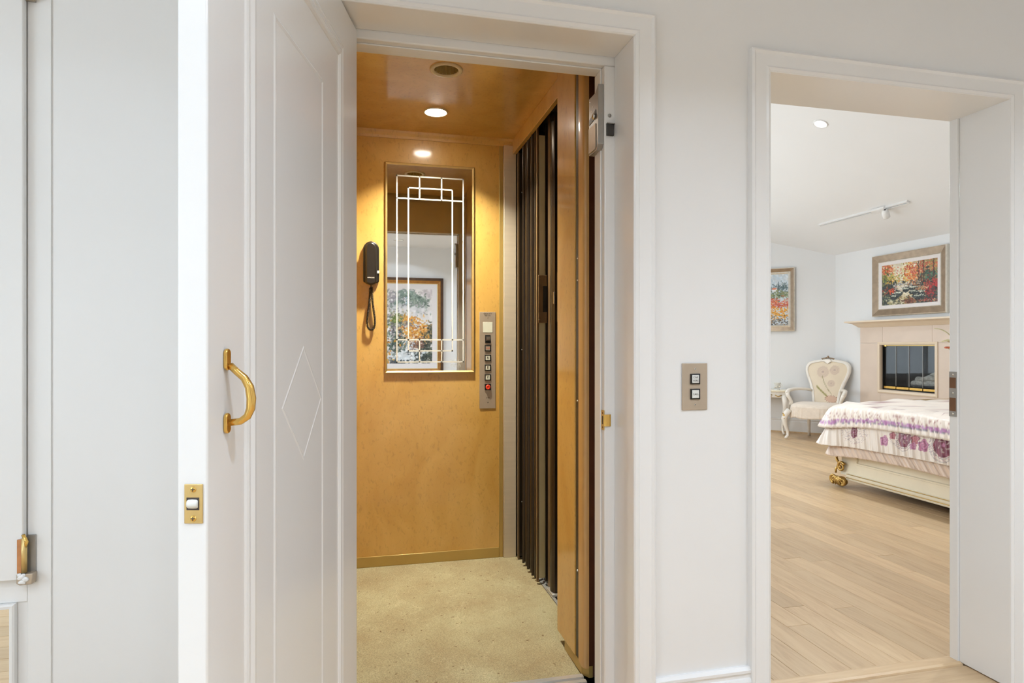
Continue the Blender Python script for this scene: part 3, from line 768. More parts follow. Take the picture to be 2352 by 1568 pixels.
obj('cord_lead', MB().tube([(.047, CB-.03, 1.512), (.047, CB-.02, 1.50), (.047, CB-.016, 1.486)], .003, 8), M['phone'], ph, smooth=True)

# --- control panel
px0, px1, pz0, pz1 = .635, .726, .833, 1.370
cpn = thing('control_panel', 'tall brushed steel elevator button panel with red stop button', 'control panel', (.68, CB, pz0))
obj('plate', MB().box(px0, px1, CB-.004, CB-.0003, pz0, pz1), M['nickel'], cpn, bevel=.001)
pc = (px0+px1)/2 + .001
TF = lambda x, z, d=.0043: frame_M((x, CB-d, z), (1, 0, 0), (0, 0, 1)) @ Matrix.Rotation(math.pi/2, 4, 'X')
text('lettering', 'CAPACITY', .010, TF(pc, 1.360), M['ink'], cpn)
text('lettering', '750 LBS.', .010, TF(pc, 1.349), M['ink'], cpn)
def screw_xz(parent, x, z, y, r=.0032, m='screw'):
    o = obj('screw', MB(frame_M((x, y, z), (1, 0, 0), (0, -1, 0))).lathe([(r, -.0005), (r, .0006), (r*.6, .0012)], 12), M[m], parent)
    obj('screw_slot', MB().box(x-r*.7, x+r*.7, y-.0016, y-.001, z-r*.16, z+r*.16), M['black'], o)
screw_xz(cpn, pc, 1.338, CB-.004); screw_xz(cpn, pc, .868, CB-.004)
obj('display_window', MB().box(pc-.027, pc+.027, CB-.0055, CB-.0035, 1.255, 1.313), M['ivory'], cpn, bevel=.001)
sw = obj('rocker_switch', MB().box(pc-.0155, pc+.0155, CB-.007, CB-.0035, 1.197, 1.242), M['black'], cpn, bevel=.001)
obj('rocker', MB().prism([(CB-.007, 1.209), (CB-.016, 1.216), (CB-.013, 1.232), (CB-.007, 1.235)], pc-.011, pc+.011, 'x'), M['screw'], sw)
for z, s in ((1.168, 'DOOR'), (1.114, 'R'), (1.060, 'E'), (1.006, 'P')):
    b = obj('floor_button', MB().rect(pc-.0175, pc+.0175, z-.0175, z+.0175, [(0, CB-.0035), (0, CB-.008), (.004, CB-.009), (.005, CB-.005)]), M['black'], cpn)
    obj('button_cap', MB().box(pc-.0125, pc+.0125, CB-.008, CB-.0035, z-.0125, z+.0125), M['nickel' if s == 'DOOR' else 'ivory'], b, bevel=.001)
    text('lettering', s, .007 if len(s) > 1 else .019, TF(pc, z, .0083), M['ink' if len(s) == 1 else 'red'], b)
b = obj('stop_button', MB().rect(pc-.0175, pc+.0175, .952-.0175, .952+.0175, [(0, CB-.0035), (0, CB-.008), (.003, CB-.008), (.0175, CB-.006)]), M['black'], cpn)
obj('red_knob', MB(frame_M((pc, CB-.006, .952), (1, 0, 0), (0, -1, 0))).lathe([(.013, 0), (.0135, .008), (.011, .011), (.006, .012), (.0055, .0095), (.001, .009)], 24), M['red'], b, smooth=True)
text('lettering', 'STOP', .009, TF(pc, .892), M['ink'], cpn)

# --- call buttons on the hall wall
cx0, cx1, cz0, cz1 = .938, 1.022, .987, 1.128
cb = thing('call_plate', 'brushed nickel elevator call plate with two white buttons', 'switch plate', (.98, HY1, cz0))
obj('plate', MB().box(cx0, cx1, HY1-.005, HY1-.0003, cz0, cz1), M['nickel'], cb, bevel=.0015)
cm = .98
def TH(x, z, d): return frame_M((x, HY1-d, z), (1, 0, 0), (0, 0, 1)) @ Matrix.Rotation(math.pi/2, 4, 'X')
for z, ss in ((1.0805, ('CAR', 'HERE')), (1.035, ('CALL',))):
    b = obj('call_button', MB().rect(cm-.0155, cm+.0155, z-.016, z+.016, [(0, HY1-.004), (0, HY1-.009), (.0035, HY1-.010), (.0035, HY1-.006)]), M['black'], cb)
    obj('button_cap', MB().box(cm-.0118, cm+.0118, HY1-.010, HY1-.004, z-.0122, z+.0122), M['whiteplastic'], b, bevel=.0012)
    for k, s in enumerate(ss):
        text('lettering', s, .0082, TH(cm, z + (.005 - .010*k if len(ss) > 1 else 0), .0104), M['inkgrey'], b)
for z in (1.111, 1.003):
    o = obj('screw', MB(frame_M((cm, HY1-.005, z), (1, 0, 0), (0, -1, 0))).lathe([(.0034, 0), (.003, .001), (.0012, .0012)], 12), M['screw'], cb)
    obj('screw_hole', MB(frame_M((cm, HY1-.0063, z), (1, 0, 0), (0, -1, 0))).lathe([(.0014, 0), (.0014, .0003)], 8), M['ink'], o)

# ================================================================ HINGED ELEVATOR DOOR (open)
PHI = math.radians(13.92)
DM = frame_M((-.0135, 1.855, 0), (-math.sin(PHI), -math.cos(PHI), 0), (0, 0, 1))   # x along the leaf, y out of the face
DWd = .868
dm_ = MB(DM).box(.002, DWd, -.045, 0, .012, 2.080)
door = struct('door_1', dm_, M['gloss'], 'white panelled elevator door standing open towards the camera', bevel=.003)
def moul(name, x0, x1, z0, z1, prof): return obj(name, MB(DM).rect(x0, x1, z0, z1, prof), M['gloss'], door)
moul('panel_moulding', .145, .742, .16, 1.968, [(0, -.0005), (.003, .0025), (.009, .0040), (.015, .0026), (.020, .0024), (.029, .0060), (.038, .0052), (.044, .0018), (.046, -.0005)])
moul('inner_bead', .312, .616, .30, 1.808, [(0, -.0003), (.004, .0016), (.007, .0018), (.011, .0008), (.014, -.0003)])
def diamond(s, y):
    cx, cz = .45, 1.058
    return [(cx+.122*s, y, cz), (cx, y, cz+.117*s*1.02), (cx-.122*s, y, cz), (cx, y, cz-.117*s*1.02)]
obj('diamond_bead', MB(DM).loops([diamond(1.04, -.0003), diamond(1.0, .0010), diamond(.97, .0010), diamond(.93, -.0003)]), M['gloss'], door)
# back face mouldings
obj('panel_moulding', MB(DM).rect(.145, .742, .16, 1.968, [(0, -.0445), (.008, -.051), (.028, -.055), (.044, -.048), (.046, -.0445)]), M['gloss'], door)
# brass pull
hx = .811
hd = obj('pull_handle', MB(DM).tube([(hx, .0075, 1.150), (hx, .018, 1.140), (hx, .030, 1.130), (hx, .038, 1.116), (hx, .041, 1.098), (hx, .040, 1.082), (hx, .035, 1.070), (hx, .024, 1.062), (hx, .0075, 1.060)][::1], [.0055, .0055, .006, .0068, .0072, .0068, .006, .0055, .0055], 14), M['brass'], door, smooth=True)

for z0, z1 in ((1.142, 1.176), (1.043, 1.075)):
    pts = []
    for k in range(24):
        a = 2*math.pi*k/24
        pts.append((hx+.0082*math.cos(a), (z0+z1)/2 + (.0082*math.sin(a)) + math.copysign((z1-z0)/2-.0082, math.sin(a))))
    obj('handle_pad', MB(DM).prism(pts, 0, .006, 'y'), M['brass'], hd, bevel=.0018)
# roller latch in the free edge
lz, ly0, ly1 = .947, -.0335, -.0065
lt = obj('roller_latch', MB(DM).box(DWd-.001, DWd+.0022, ly0, ly1, lz-.029, lz+.029), M['brassdull'], door, bevel=.0008)
obj('latch_mouth', MB(DM).box(DWd+.0015, DWd+.0026, -.030, -.011, lz-.009, lz+.0095), M['ink'], lt, bevel=.0003)
RM = DM @ Matrix.Translation((DWd-.001, -.021, lz)) @ Matrix.Rotation(math.pi/2, 4, 'X')
obj('roller', MB(RM).lathe([(.0062, -.0082), (.0075, -.006), (.0078, 0), (.0075, .006), (.0062, .0082)], 20), M['whiteplastic'], lt, smooth=True)
for dz in (-.0215, .0215):
    sm = DM @ frame_M((DWd+.0022, -.020, lz+dz), (0, 1, 0), (1, 0, 0))
    o = obj('screw', MB(sm).lathe([(.0046, 0), (.0040, .0010), (.001, .0014)], 14), M['brass'], lt)
    obj('screw_cross', MB(DM).box(DWd+.003, DWd+.0038, -.0230, -.0170, lz+dz-.0006, lz+dz+.0006).box(DWd+.003, DWd+.0038, -.0206, -.0194, lz+dz-.003, lz+dz+.003), M['ink'], lt)
# hinges holding the leaf to the jamb
for z in (.25, 1.05, 1.85):
    h = obj('hinge', MB().tube([(-.080, 1.845, z-.045), (-.080, 1.845, z+.045)], .006, 10), M['brassdull'], door)
    obj('hinge_leaf', MB().box(-.0995, -.080, 1.842, 1.8455, z-.045, z+.045), M['brassdull'], h)
    obj('hinge_leaf', MB(DM).box(.004, .030, -.0485, -.0452, z-.045, z+.045), M['brassdull'], h)

# --- door interlock, strike plates on the jambs
il = thing('door_interlock', 'grey steel door interlock box on the elevator jamb', 'lock', (.73, 1.9, 1.80))
ib = obj('lock_case', MB().prism([(1.950, 1.800), (1.884, 1.800), (1.866, 1.816), (1.866, 2.004), (1.893, 1.985), (1.950, 1.985)], .722, .7405, 'x'), M['grey_metal'], il, bevel=.001)
obj('cover_plate', MB().prism([(1.947, 1.806), (1.893, 1.806), (1.887, 1.812), (1.887, 1.886), (1.947, 1.886)], .7195, .722, 'x'), M['nickel'], il)
obj('keeper_slot', MB().prism([(1.944, 1.898), (1.885, 1.905), (1.885, 1.930), (1.944, 1.914)], .7205, .7222, 'x'), M['dark_metal'], il)
obj('keeper', MB(frame_M((.7215, 1.900, 1.912), (0, 1, 0), (-1, 0, 0))).lathe([(.010, 0), (.009, .004), (.005, .007), (.001, .008)], 16), M['screw'], il, smooth=True)
for (y, z) in ((1.940, 1.972), (1.915, 1.948), (1.925, 1.938)):
    obj('screw', MB(frame_M((.722, y, z), (0, 1, 0), (-1, 0, 0))).lathe([(.003, 0), (.002, .0015)], 10), M['screw'], il)
obj('contact_box', MB().box(.746, .7705, 1.853, 1.8615, 1.840, 1.876), M['dark_metal'], il, bevel=.002)
obj('contact_lip', MB().box(.746, .772, 1.850, 1.8615, 1.876, 1.879), M['grey_metal'], il)
obj('screw', MB(frame_M((.758, 1.8615, 1.905), (1, 0, 0), (0, -1, 0))).lathe([(.006, 0), (.0055, .002), (.003, .0015), (.0025, .0025), (.001, .003)], 16), M['grey_metal'], il, smooth=True)

sp = thing('strike_plate', 'small brass strike plate on the white elevator jamb', 'strike plate', (.745, 1.87, .90))
def zrect(mb, y0, y1, z0, z1, x0, x1): return mb.box(x0, x1, y0, y1, z0, z1)
q = MB(); zrect(q, 1.862, 1.884, .916, .933, .7385, .7412); zrect(q, 1.862, 1.884, .960, .978, .7385, .7412); zrect(q, 1.878, 1.884, .933, .960, .7385, .7412); zrect(q, 1.862, 1.866, .933, .960, .7385, .7412)
obj('plate', q, M['brassdull'], sp)
obj('latch_hole', MB().box(.7395, .7415, 1.866, 1.878, .933, .960), M['dark_metal'], sp)
obj('lip', MB().prism([(.7385, 1.862), (.744, 1.8585), (.756, 1.8575), (.762, 1.8598), (.762, 1.8618), (.7412, 1.8642)], .928, .965, 'z'), M['brass'], sp)
for z in (.924, .969):
    obj('screw', MB(frame_M((.7385, 1.872, z), (0, 1, 0), (-1, 0, 0))).lathe([(.0035, 0), (.002, .001)], 10), M['bedwood'], sp)

bp = thing('pocket_latch_plate', 'tall steel and wood strike on the bedroom door jamb', 'strike plate', (2.16, 1.92, .89))
obj('plate', MB().box(2.1575, 2.1598, 1.908, 1.9385, .916, 1.084), M['grey_metal'], bp, bevel=.0005)
for z0, z1 in ((1.022, 1.062), (.936, .986)):
    obj('wood_recess', MB().box(2.1570, 2.1582, 1.9105, 1.936, z0, z1), M['bedwood'], bp)
for z in (1.073, .926, 1.004):
    obj('screw', MB(frame_M((2.1575, 1.922, z), (0, 1, 0), (-1, 0, 0))).lathe([(.004, 0), (.002, .0012)], 10), M['screw'], bp)

# ================================================================ CABINET AT THE LEFT EDGE OF THE HALL
cab = thing('hall_cabinet', 'white flat cabinet door with a painted hinge at left edge', 'cabinet', (-1.1, 1.72, .1))
obj('face_frame', MB().box(-.776, -.726, 1.7315, 1.7349, .0, 2.40).box(-1.40, -.776, 1.7315, 1.7349, .571, .66).box(-1.40, -.776, 1.7315, 1.7349, .0, .09), M['gloss'], cab, bevel=.0015)
leaf = obj('cabinet_door', MB().box(-1.40, -.7766, 1.714, 1.7312, .628, 2.32), M['gloss'], cab, bevel=.003)
def cab_hinge(z0, z1):
    h = obj('hinge', MB().box(-.776, -.757, 1.728, 1.7314, z0, z1), M['grey_metal'], cab, bevel=.001)
    obj('hinge_barrel', MB().tube([(-.776, 1.716, z0+.028), (-.776, 1.716, z1-.004)], .0065, 12), M['brassdull'], h, smooth=True)
    obj('hinge_wing', MB().box(-.788, -.776, 1.7105, 1.7138, z0+.028, z1-.006), M['orange_paint'], h)
    obj('hinge_pin', MB().tube([(-.775, 1.716, z1-.030), (-.769, 1.713, z1-.012), (-.778, 1.716, z1+.004)], .004, 8), M['brass'], h, smooth=True)
    p = MB()
    for k in range(9):
        p.ball((-.783+.022*random.random(), 1.7085, z0+.004+.024*random.random()), .0035+.003*random.random(), 7, 5, (1.3, .5, 1))
    obj('paint_drip', p, M['gloss'], h, smooth=True)
    obj('hinge_foot', MB().prism([(-.789, z0+.004), (-.782, z0), (-.757, z0+.001), (-.755, z0+.026), (-.789, z0+.026)], 1.7085, 1.7312, 'y'), M['nickel'], h, bevel=.002)
cab_hinge(.618, .731); cab_hinge(2.000, 2.113)
lp = thing('mirror_panel', 'framed pane showing brown wood floor at lower left corner', 'mirror', (-1.1, 1.73, .09))
obj('panel_frame', MB().rect(-1.38, -.798, .095, .571, [(0, 1.7345), (0, 1.721), (.004, 1.718), (.010, 1.719), (.013, 1.728)]), M['gloss'], lp)
obj('pane', MB().box(-1.372, -.809, 1.7285, 1.732, .104, .560), M['mirror'], lp)

# ================================================================ LIGHTS IN THE HALL AND BEDROOM CEILINGS
downlight('downlight', 'round hallway downlight reflected in the elevator mirror', .441, -1.064, HZ, True, None, M['lampneutral'], HALL_LAMP, NEUT, .006, M['gloss'], .065)
for (x, y, where) in ((-1.1, -1.064, 'near the added hallway window by the back wall'), (1.95, -1.064, 'right of the waterfall picture by the back wall'), (-1.05, .15, 'in the hallway left of the open elevator door'),
                      (.45, .40, 'added in the hallway right in front of the elevator'), (1.60, .40, 'in the hallway in front of the bedroom doorway'), (2.75, .45, 'added at the right end of the hallway')):  # elevator-front lamp added to brighten the car, right-end lamp the upper wall
    downlight('downlight', 'round ceiling downlight ' + where, x, y, HZ, True, 'hallway ceiling downlights', M['lampneutral'], HALL_LAMP, NEUT, .006, M['gloss'], .065)

SL = math.atan(.4167)
def slope_M(x, y):                                   # frame on the sloping ceiling, local z = up along its normal
    return Matrix.Translation((x, y, vault(x))) @ Matrix.Rotation(SL, 4, 'Y')
def slope_light(x, y, label, group):
    SM = slope_M(x, y)
    t = thing('downlight', label, 'light', SM, group)
    obj('trim_ring', MB(SM).lathe([(.052, 0), (.052, -.006), (.060, -.009), (.066, -.005), (.066, 0)], 32, cap=False), M['gloss'], t, smooth=True)
    obj('lens', MB(SM).lathe([(.052, -.003), (.03, -.006), (.001, -.008)], 24, cap=False), M['lampneutral'], t, smooth=True)
    L = bpy.data.lights.new('downlight_lamp', 'AREA'); L.shape = 'DISK'; L.size = .1; L.energy = BED_LAMP; L.color = (.88, .94, 1.0); L.spread = math.radians(160)
    lo = bpy.data.objects.new('downlight_lamp', L); COL.objects.link(lo)
    reg(lo, t, SM @ Matrix.Translation((0, 0, -.016)))
slope_light(4.079, 4.962, 'round downlight glowing in the sloped bedroom ceiling', 'bedroom downlights')
slope_light(4.079, 3.0, 'added round bedroom downlight nearer the doorway', 'bedroom downlights')  # unseen lamp added to fill the bedroom
slope_light(4.079, 6.9, 'added round bedroom downlight nearer the far wall', 'bedroom downlights')  # another unseen fill lamp, added deeper in the bedroom

# track light along the sloped ceiling
TM = slope_M(5.414, 5.955)
tr = thing('track_light', 'white ceiling track with one small spotlight', 'track light', TM)
obj('track', MB(TM).prism([(-.02, 0), (-.02, -.020), (-.006, -.020), (-.006, -.008), (.006, -.008), (.006, -.020), (.02, -.020), (.02, 0)], -.627, .627, 'y'), M['gloss'], tr)
obj('track_slot', MB(TM).box(-.0055, .0055, -.60, .60, -.010, -.0085), M['dark_metal'], tr)
obj('end_cap', MB(TM).box(-.022, .022, -.640, -.624, -.022, 0), M['gloss'], tr, bevel=.002)
obj('end_cap', MB(TM).box(-.022, .022, .624, .640, -.022, 0), M['gloss'], tr, bevel=.002)
obj('adapter', MB(TM).box(-.035, .035, -.36, -.18, -.032, -.004), M['gloss'], tr, bevel=.004)
obj('spot_arm', MB(TM).tube([(.0, -.345, -.03), (.0, -.345, -.055), (.0, -.36, -.07)], .008, 10), M['gloss'], tr, smooth=True)
hp_ = WM[tr.name] @ Vector((.01, -.372, -.085))
sdir = Vector((.55, .35, -.75)).normalized()
SM = frame_M(hp_, sdir.orthogonal().normalized(), -sdir)
sh_ = obj('spot_head', MB(SM).lathe([(.012, .055), (.030, .045), (.036, .02), (.037, -.035), (.034, -.040), (.030, -.034), (.028, -.01)], 24, cap=False), M['gloss'], tr, smooth=True)
obj('spot_lens', MB(SM).lathe([(.031, -.020), (.015, -.012), (.001, -.010)], 20, cap=False), M['dark_metal'], sh_, smooth=True)

# ================================================================ PAINTINGS
class Canvas:
    def __init__(self, w, h, col):
        self.w, self.h = w, h; self.a = np.zeros((h, w, 3)); self.a[:] = col
        self.yy, self.xx = np.mgrid[0:h, 0:w]
    def dab(self, u, v, ru, rv, col, alpha=1.0, ang=0.0):
        """ellipse; u right 0..1, v down 0..1, radii as a share of the width"""
        cx, cy = u*self.w, v*self.h; rx, ry = max(ru*self.w, .7), max(rv*self.w, .7); R = max(rx, ry)+2
        x0, x1 = int(max(cx-R, 0)), int(min(cx+R+1, self.w)); y0, y1 = int(max(cy-R, 0)), int(min(cy+R+1, self.h))
        if x0 >= x1 or y0 >= y1: return
        X = self.xx[y0:y1, x0:x1]-cx; Y = self.yy[y0:y1, x0:x1]-cy
        c, s = math.cos(ang), math.sin(ang)
        d = np.sqrt(((X*c+Y*s)/rx)**2 + ((-X*s+Y*c)/ry)**2)
        m = (np.clip((1.2-d)/.5, 0, 1)*alpha)[..., None]
        S = self.a[y0:y1, x0:x1]; S[:] = S*(1-m) + np.array(col)*m
    def cloud(self, u, v, su, sv, n, cols, r=(.012, .03), alpha=.8, ang=None, jit=14, asp=.55):
        for _ in range(n):
            c = np.array(cols[rng.integers(len(cols))]) + rng.normal(0, jit)
            rr = rng.uniform(*r)
            a = rng.uniform(0, 3.14) if ang is None else ang+rng.normal(0, .25)
            self.dab(u+rng.normal(0, su/2), v+rng.normal(0, sv/2), rr, rr*asp, np.clip(c, 0, 255), alpha, a)
    def linear(self):
        a = np.clip(self.a, 0, 255)/255
        return np.where(a <= .04045, a/12.92, ((a+.055)/1.055)**2.4)

def canvas_obj(cv, M4, x0, x1, z0, z1, y, parent):
    """grid in the local xz plane, one vertex per canvas sample"""
    w, h = cv.w, cv.h
    mb = MB(M4)
    for j in range(h):
        for i in range(w): mb.pt((x0+(x1-x0)*i/(w-1), y, z1-(z1-z0)*j/(h-1)))
    for j in range(h-1):
        for i in range(w-1): k = j*w+i; mb.f.append((k, k+w, k+w+1, k+1))
    return obj('canvas', mb, M['vcol'], parent, colors=cv.linear().reshape(-1, 3), fixn=False)

def picture(name, label, M4, W_, H_, layers, cv):
    """local: x right as seen by the viewer, z up, y=0 wall and -y towards the viewer"""
    t = thing(name, label, 'painting', M4 @ Matrix.Translation((W_/2, 0, 0)))
    ins = 0
    for (nm, mt, prof) in layers:
        obj(nm, MB(M4).rect(0, W_, 0, H_, prof), M[mt], t)
        ins = prof[-1][0]; yy = prof[-1][1]
    obj('backing', MB(M4).box(.01, W_-.01, -.012, -.001, .01, H_-.01), M['walnut'], t)
    canvas_obj(cv, M4, ins-.002, W_-ins+.002, ins-.002, H_-ins+.002, yy, t)
    return t

# autumn stream over the fireplace
A = Canvas(150, 108, (150, 128, 84))
A.cloud(.35, .2, .3, .4, 260, [(228, 220, 200), (236, 226, 206), (220, 208, 178)], (.03, .06), .6)
A.cloud(.08, .12, .16, .2, 240, [(196, 84, 40), (214, 112, 60), (170, 62, 40), (226, 170, 110)], (.008, .022))
A.cloud(.1, .4, .18, .22, 240, [(88, 104, 52), (120, 128, 60), (60, 84, 58), (158, 150, 70)], (.01, .024))
A.cloud(.24, .45, .16, .2, 200, [(196, 168, 74), (214, 186, 96), (222, 150, 50), (168, 160, 84)], (.008, .02))
A.cloud(.46, .3, .1, .36, 220, [(176, 170, 98), (206, 192, 110), (150, 152, 96), (228, 206, 140)], (.008, .022))
A.cloud(.56, .4, .16, .34, 300, [(222, 130, 40), (208, 80, 40), (228, 168, 64), (188, 60, 38)], (.008, .022))
A.cloud(.68, .2, .3, .26, 420, [(190, 66, 52), (206, 96, 70), (168, 52, 44), (214, 130, 96), (220, 190, 140)], (.007, .018))
A.cloud(.72, .45, .2, .2, 200, [(190, 140, 90), (170, 88, 56), (206, 172, 112), (128, 76, 50)], (.007, .018))
A.cloud(.88, .38, .16, .18, 260, [(70, 104, 84), (50, 80, 66), (96, 124, 96), (38, 60, 54)], (.01, .024))
A.cloud(.93, .14, .1, .14, 120, [(176, 160, 96), (206, 96, 60), (120, 130, 72)], (.008, .018))
for tu, ttop, tbot in ((.67, .0, .5), (.755, .0, .5), (.72, .3, .68), (.925, .0, .4)):
    for k in range(26): A.dab(tu+.008*math.sin(k), ttop+(tbot-ttop)*k/25, .007, .02, (84, 54, 44), .85)
A.cloud(.12, .58, .22, .16, 240, [(52, 56, 50), (40, 44, 44), (70, 66, 56), (34, 42, 42)], (.015, .035))
A.cloud(.2, .66, .14, .09, 130, [(212, 72, 36), (226, 98, 52), (188, 50, 32)], (.007, .018))
A.cloud(.1, .9, .22, .18, 260, [(48, 58, 54), (60, 70, 58), (150, 156, 116), (38, 44, 44)], (.012, .03))
A.cloud(.85, .8, .3, .34, 420, [(44, 50, 48), (56, 60, 54), (34, 40, 40), (70, 74, 62)], (.015, .035))
A.cloud(.86, .68, .1, .26, 230, [(184, 44, 44), (160, 34, 40), (206, 74, 60), (90, 40, 40)], (.007, .018))
A.cloud(.96, .56, .06, .1, 90, [(200, 52, 44), (170, 40, 40)], (.007, .016))
A.cloud(.5, .53, .2, .1, 120, [(64, 66, 66), (92, 90, 86), (190, 186, 178)], (.008, .02), .7, .5)
A.cloud(.34, .56, .1, .1, 120, [(222, 218, 212), (206, 204, 198), (110, 110, 108)], (.008, .02), .8, .4)
A.cloud(.42, .66, .14, .14, 160, [(224, 216, 204), (196, 180, 150), (214, 206, 190)], (.012, .03), ang=.2)
A.cloud(.5, .76, .2, .1, 110, [(206, 194, 160), (176, 150, 100), (226, 218, 196)], (.012, .028), ang=.1)
for (u, v, r) in ((.46, .64, .05), (.3, .72, .06), (.24, .8, .06), (.6, .72, .07), (.7, .74, .06), (.66, .84, .09), (.58, .62, .05)):
    A.cloud(u, v, r*1.2, r*.9, 50, [(42, 48, 48), (54, 60, 56), (34, 38, 40)], (.014, .03), 1, .3)
    A.cloud(u, v-r*.4, r*1.3, r*.3, 16, [(210, 212, 194), (186, 190, 170)], (.008, .018), .9, -.4)
A.cloud(.72, .64, .16, .06, 60, [(206, 130, 80), (222, 180, 140)], (.006, .014))
A.cloud(.3, .93, .24, .1, 150, [(214, 204, 168), (170, 156, 112), (70, 70, 56), (226, 220, 196)], (.01, .026), ang=.15)
A.cloud(.52, .92, .1, .06, 50, [(120, 70, 40), (92, 56, 38)], (.014, .03), 1, .5)
A.cloud(.84, .93, .24, .05, 60, [(184, 60, 48), (206, 150, 130)], (.006, .012))
FR_SILVER = lambda a, b, c, d: [
    ('frame_edge', 'framesilver', [(0, 0), (0, -a*.8), (.008, -a)]),
    ('frame', 'frametaupe', [(.008, -a), (.014, -a), (b, -a*.55)]),
    ('inner_lip', 'framesilver', [(b, -a*.55), (b+.006, -a*.66), (b+.012, -a*.5)]),
    ('liner', 'liner', [(b+.012, -a*.5), (c, -a*.42), (c+.004, -a*.35), (d, -a*.35)])]
PW_, PH_ = 1.008, .732
MP = frame_M((BX1-.001, 6.463, 1.534), (0, -1, 0), (0, 0, 1))
picture('framed_painting', 'autumn stream painting in taupe frame above the fireplace', MP, PW_, PH_, FR_SILVER(.045, .078, .125, .128), A)

# field landscape on the diagonal wall
B_ = Canvas(110, 130, (196, 206, 214))
B_.cloud(.5, .08, 1.0, .22, 300, [(196, 210, 220), (214, 222, 228), (180, 198, 212), (226, 230, 232)], (.02, .05), .7)
B_.cloud(.5, .27, .9, .08, 220, [(104, 122, 130), (84, 104, 112), (126, 142, 146)], (.015, .03))
for (u, r) in ((.86, .08), (.2, .1), (.4, .06)): B_.cloud(u, .25, r*1.6, .09, 90, [(92, 112, 116), (76, 98, 104), (110, 128, 124)], (.01, .022))
for k in range(20): B_.dab(.74, .18+.13*k/19, .012+.012*k/19, .03, (88, 104, 108), .9)
for (u, v) in ((.64, .30), (.3, .31)):
    B_.dab(u, v+.012, .075, .03, (228, 228, 230), 1); B_.dab(u, v-.018, .07, .022, (214, 128, 96), 1); B_.dab(u+.05, v, .02, .02, (226, 226, 228), 1)
B_.cloud(.5, .41, 1.0, .09, 420, [(112, 124, 92), (132, 142, 98), (88, 104, 84), (148, 152, 110)], (.014, .034), ang=.2)
B_.cloud(.5, .55, 1.0, .1, 520, [(206, 110, 66), (190, 84, 64), (222, 142, 82), (204, 96, 84)], (.012, .028), ang=-.2)
B_.cloud(.5, .61, 1.0, .05, 260, [(178, 76, 62), (198, 98, 74)], (.012, .026), ang=-.2)
B_.cloud(.5, .75, 1.0, .13, 620, [(220, 152, 34), (228, 170, 50), (206, 130, 32), (226, 140, 40)], (.012, .028), ang=.4)
B_.cloud(.5, .94, 1.0, .12, 620, [(72, 70, 72), (92, 84, 78), (112, 100, 84), (60, 62, 66), (180, 150, 100)], (.01, .024), ang=.5)
B_.cloud(.6, .88, .9, .1, 40, [(226, 222, 226), (206, 200, 214)], (.006, .011), 1)
MPd = frame_M((4.9, 8.3, 0), (1, -1, 0), (0, 0, 1))
picture('framed_painting', 'red and yellow field painting on the diagonal wall', MPd @ Matrix.Translation((.51, -.001, 1.383)), .67, .868, [
    ('frame_edge', 'framesilver', [(0, 0), (0, -.036), (.012, -.044)]),
    ('frame', 'frametaupe', [(.012, -.044), (.055, -.026)]),
    ('inner_lip', 'framesilver', [(.055, -.026), (.07, -.032), (.085, -.018)])], B_)

# waterfall picture on the back hall wall, seen in the elevator mirror
Wc = Canvas(150, 190, (224, 218, 214))
def uv(x, y): return .35+.65*(x-97)/563, (y-350)/1015
def wc(x, y, dx, dy, n, cols, r=(.012, .028), a=.7, ang=None):
    for f in (0,):
        u, v = uv(x, y); Wc.cloud(u, v, dx/563*.65, dy/1015, n, cols, r, a, ang)
Wc.cloud(.5, .5, 1, 1, 420, [(226, 220, 218), (216, 210, 208), (232, 228, 226)], (.05, .1), .4)
G1 = [(120, 134, 118), (100, 114, 102), (144, 152, 136), (84, 98, 88)]; ROCK = [(150, 142, 142), (124, 118, 120), (176, 168, 166), (104, 98, 102)]
ORN = [(206, 140, 48), (222, 160, 70), (186, 108, 36), (228, 182, 104)]; WAT = [(226, 232, 238), (196, 210, 220), (150, 172, 186)]
wc(600, 400, 90, 50, 60, [(196, 184, 184), (206, 198, 198)], (.02, .04), .5)
wc(150, 490, 130, 130, 160, ROCK); wc(330, 490, 150, 130, 150, ROCK + G1); wc(480, 570, 130, 120, 120, [(158, 150, 150), (176, 170, 170)] + G1)
wc(210, 430, 50, 60, 70, G1); wc(345, 440, 100, 60, 110, G1); wc(480, 500, 130, 60, 110, G1); wc(170, 560, 140, 60, 70, G1)
for k in range(22): wc(270+3*k, 545, 6, 120, 3, WAT, (.005, .012), .9, 1.5)
wc(250, 640, 330, 50, 90, [(226, 222, 222), (214, 212, 214)], (.03, .06), .5)
wc(170, 720, 150, 70, 90, [(160, 150, 120), (128, 130, 100), (176, 160, 130)]); wc(160, 800, 130, 90, 150, [(96, 112, 56), (72, 88, 48), (124, 134, 72)])
wc(330, 780, 120, 60, 110, ORN); wc(330, 840, 130, 60, 80, ROCK); wc(150, 920, 110, 110, 140, ROCK)
wc(320, 960, 110, 120, 150, ORN); wc(530, 960, 170, 150, 330, ORN); wc(640, 920, 60, 130, 110, [(110, 104, 84), (140, 118, 70), (90, 88, 84)])
wc(160, 1130, 130, 200, 300, [(52, 70, 66), (70, 86, 76), (40, 54, 54), (96, 108, 84)]); wc(470, 1110, 130, 110, 170, [(120, 84, 70), (90, 66, 60), (150, 116, 96)])
wc(610, 1190, 110, 270, 330, [(66, 74, 66), (52, 60, 56), (84, 90, 78), (110, 116, 96)]); wc(470, 1270, 140, 110, 190, [(52, 66, 64), (72, 82, 76), (40, 50, 52)])
for k in range(30): wc(250+5*k, 1150, 7, 180, 3, WAT, (.006, .014), .9, 1.35)
wc(240, 1270, 240, 80, 110, [(228, 232, 234), (206, 214, 220)], (.02, .04), .8); wc(170, 1345, 130, 40, 90, [(54, 66, 72), (72, 82, 88)])
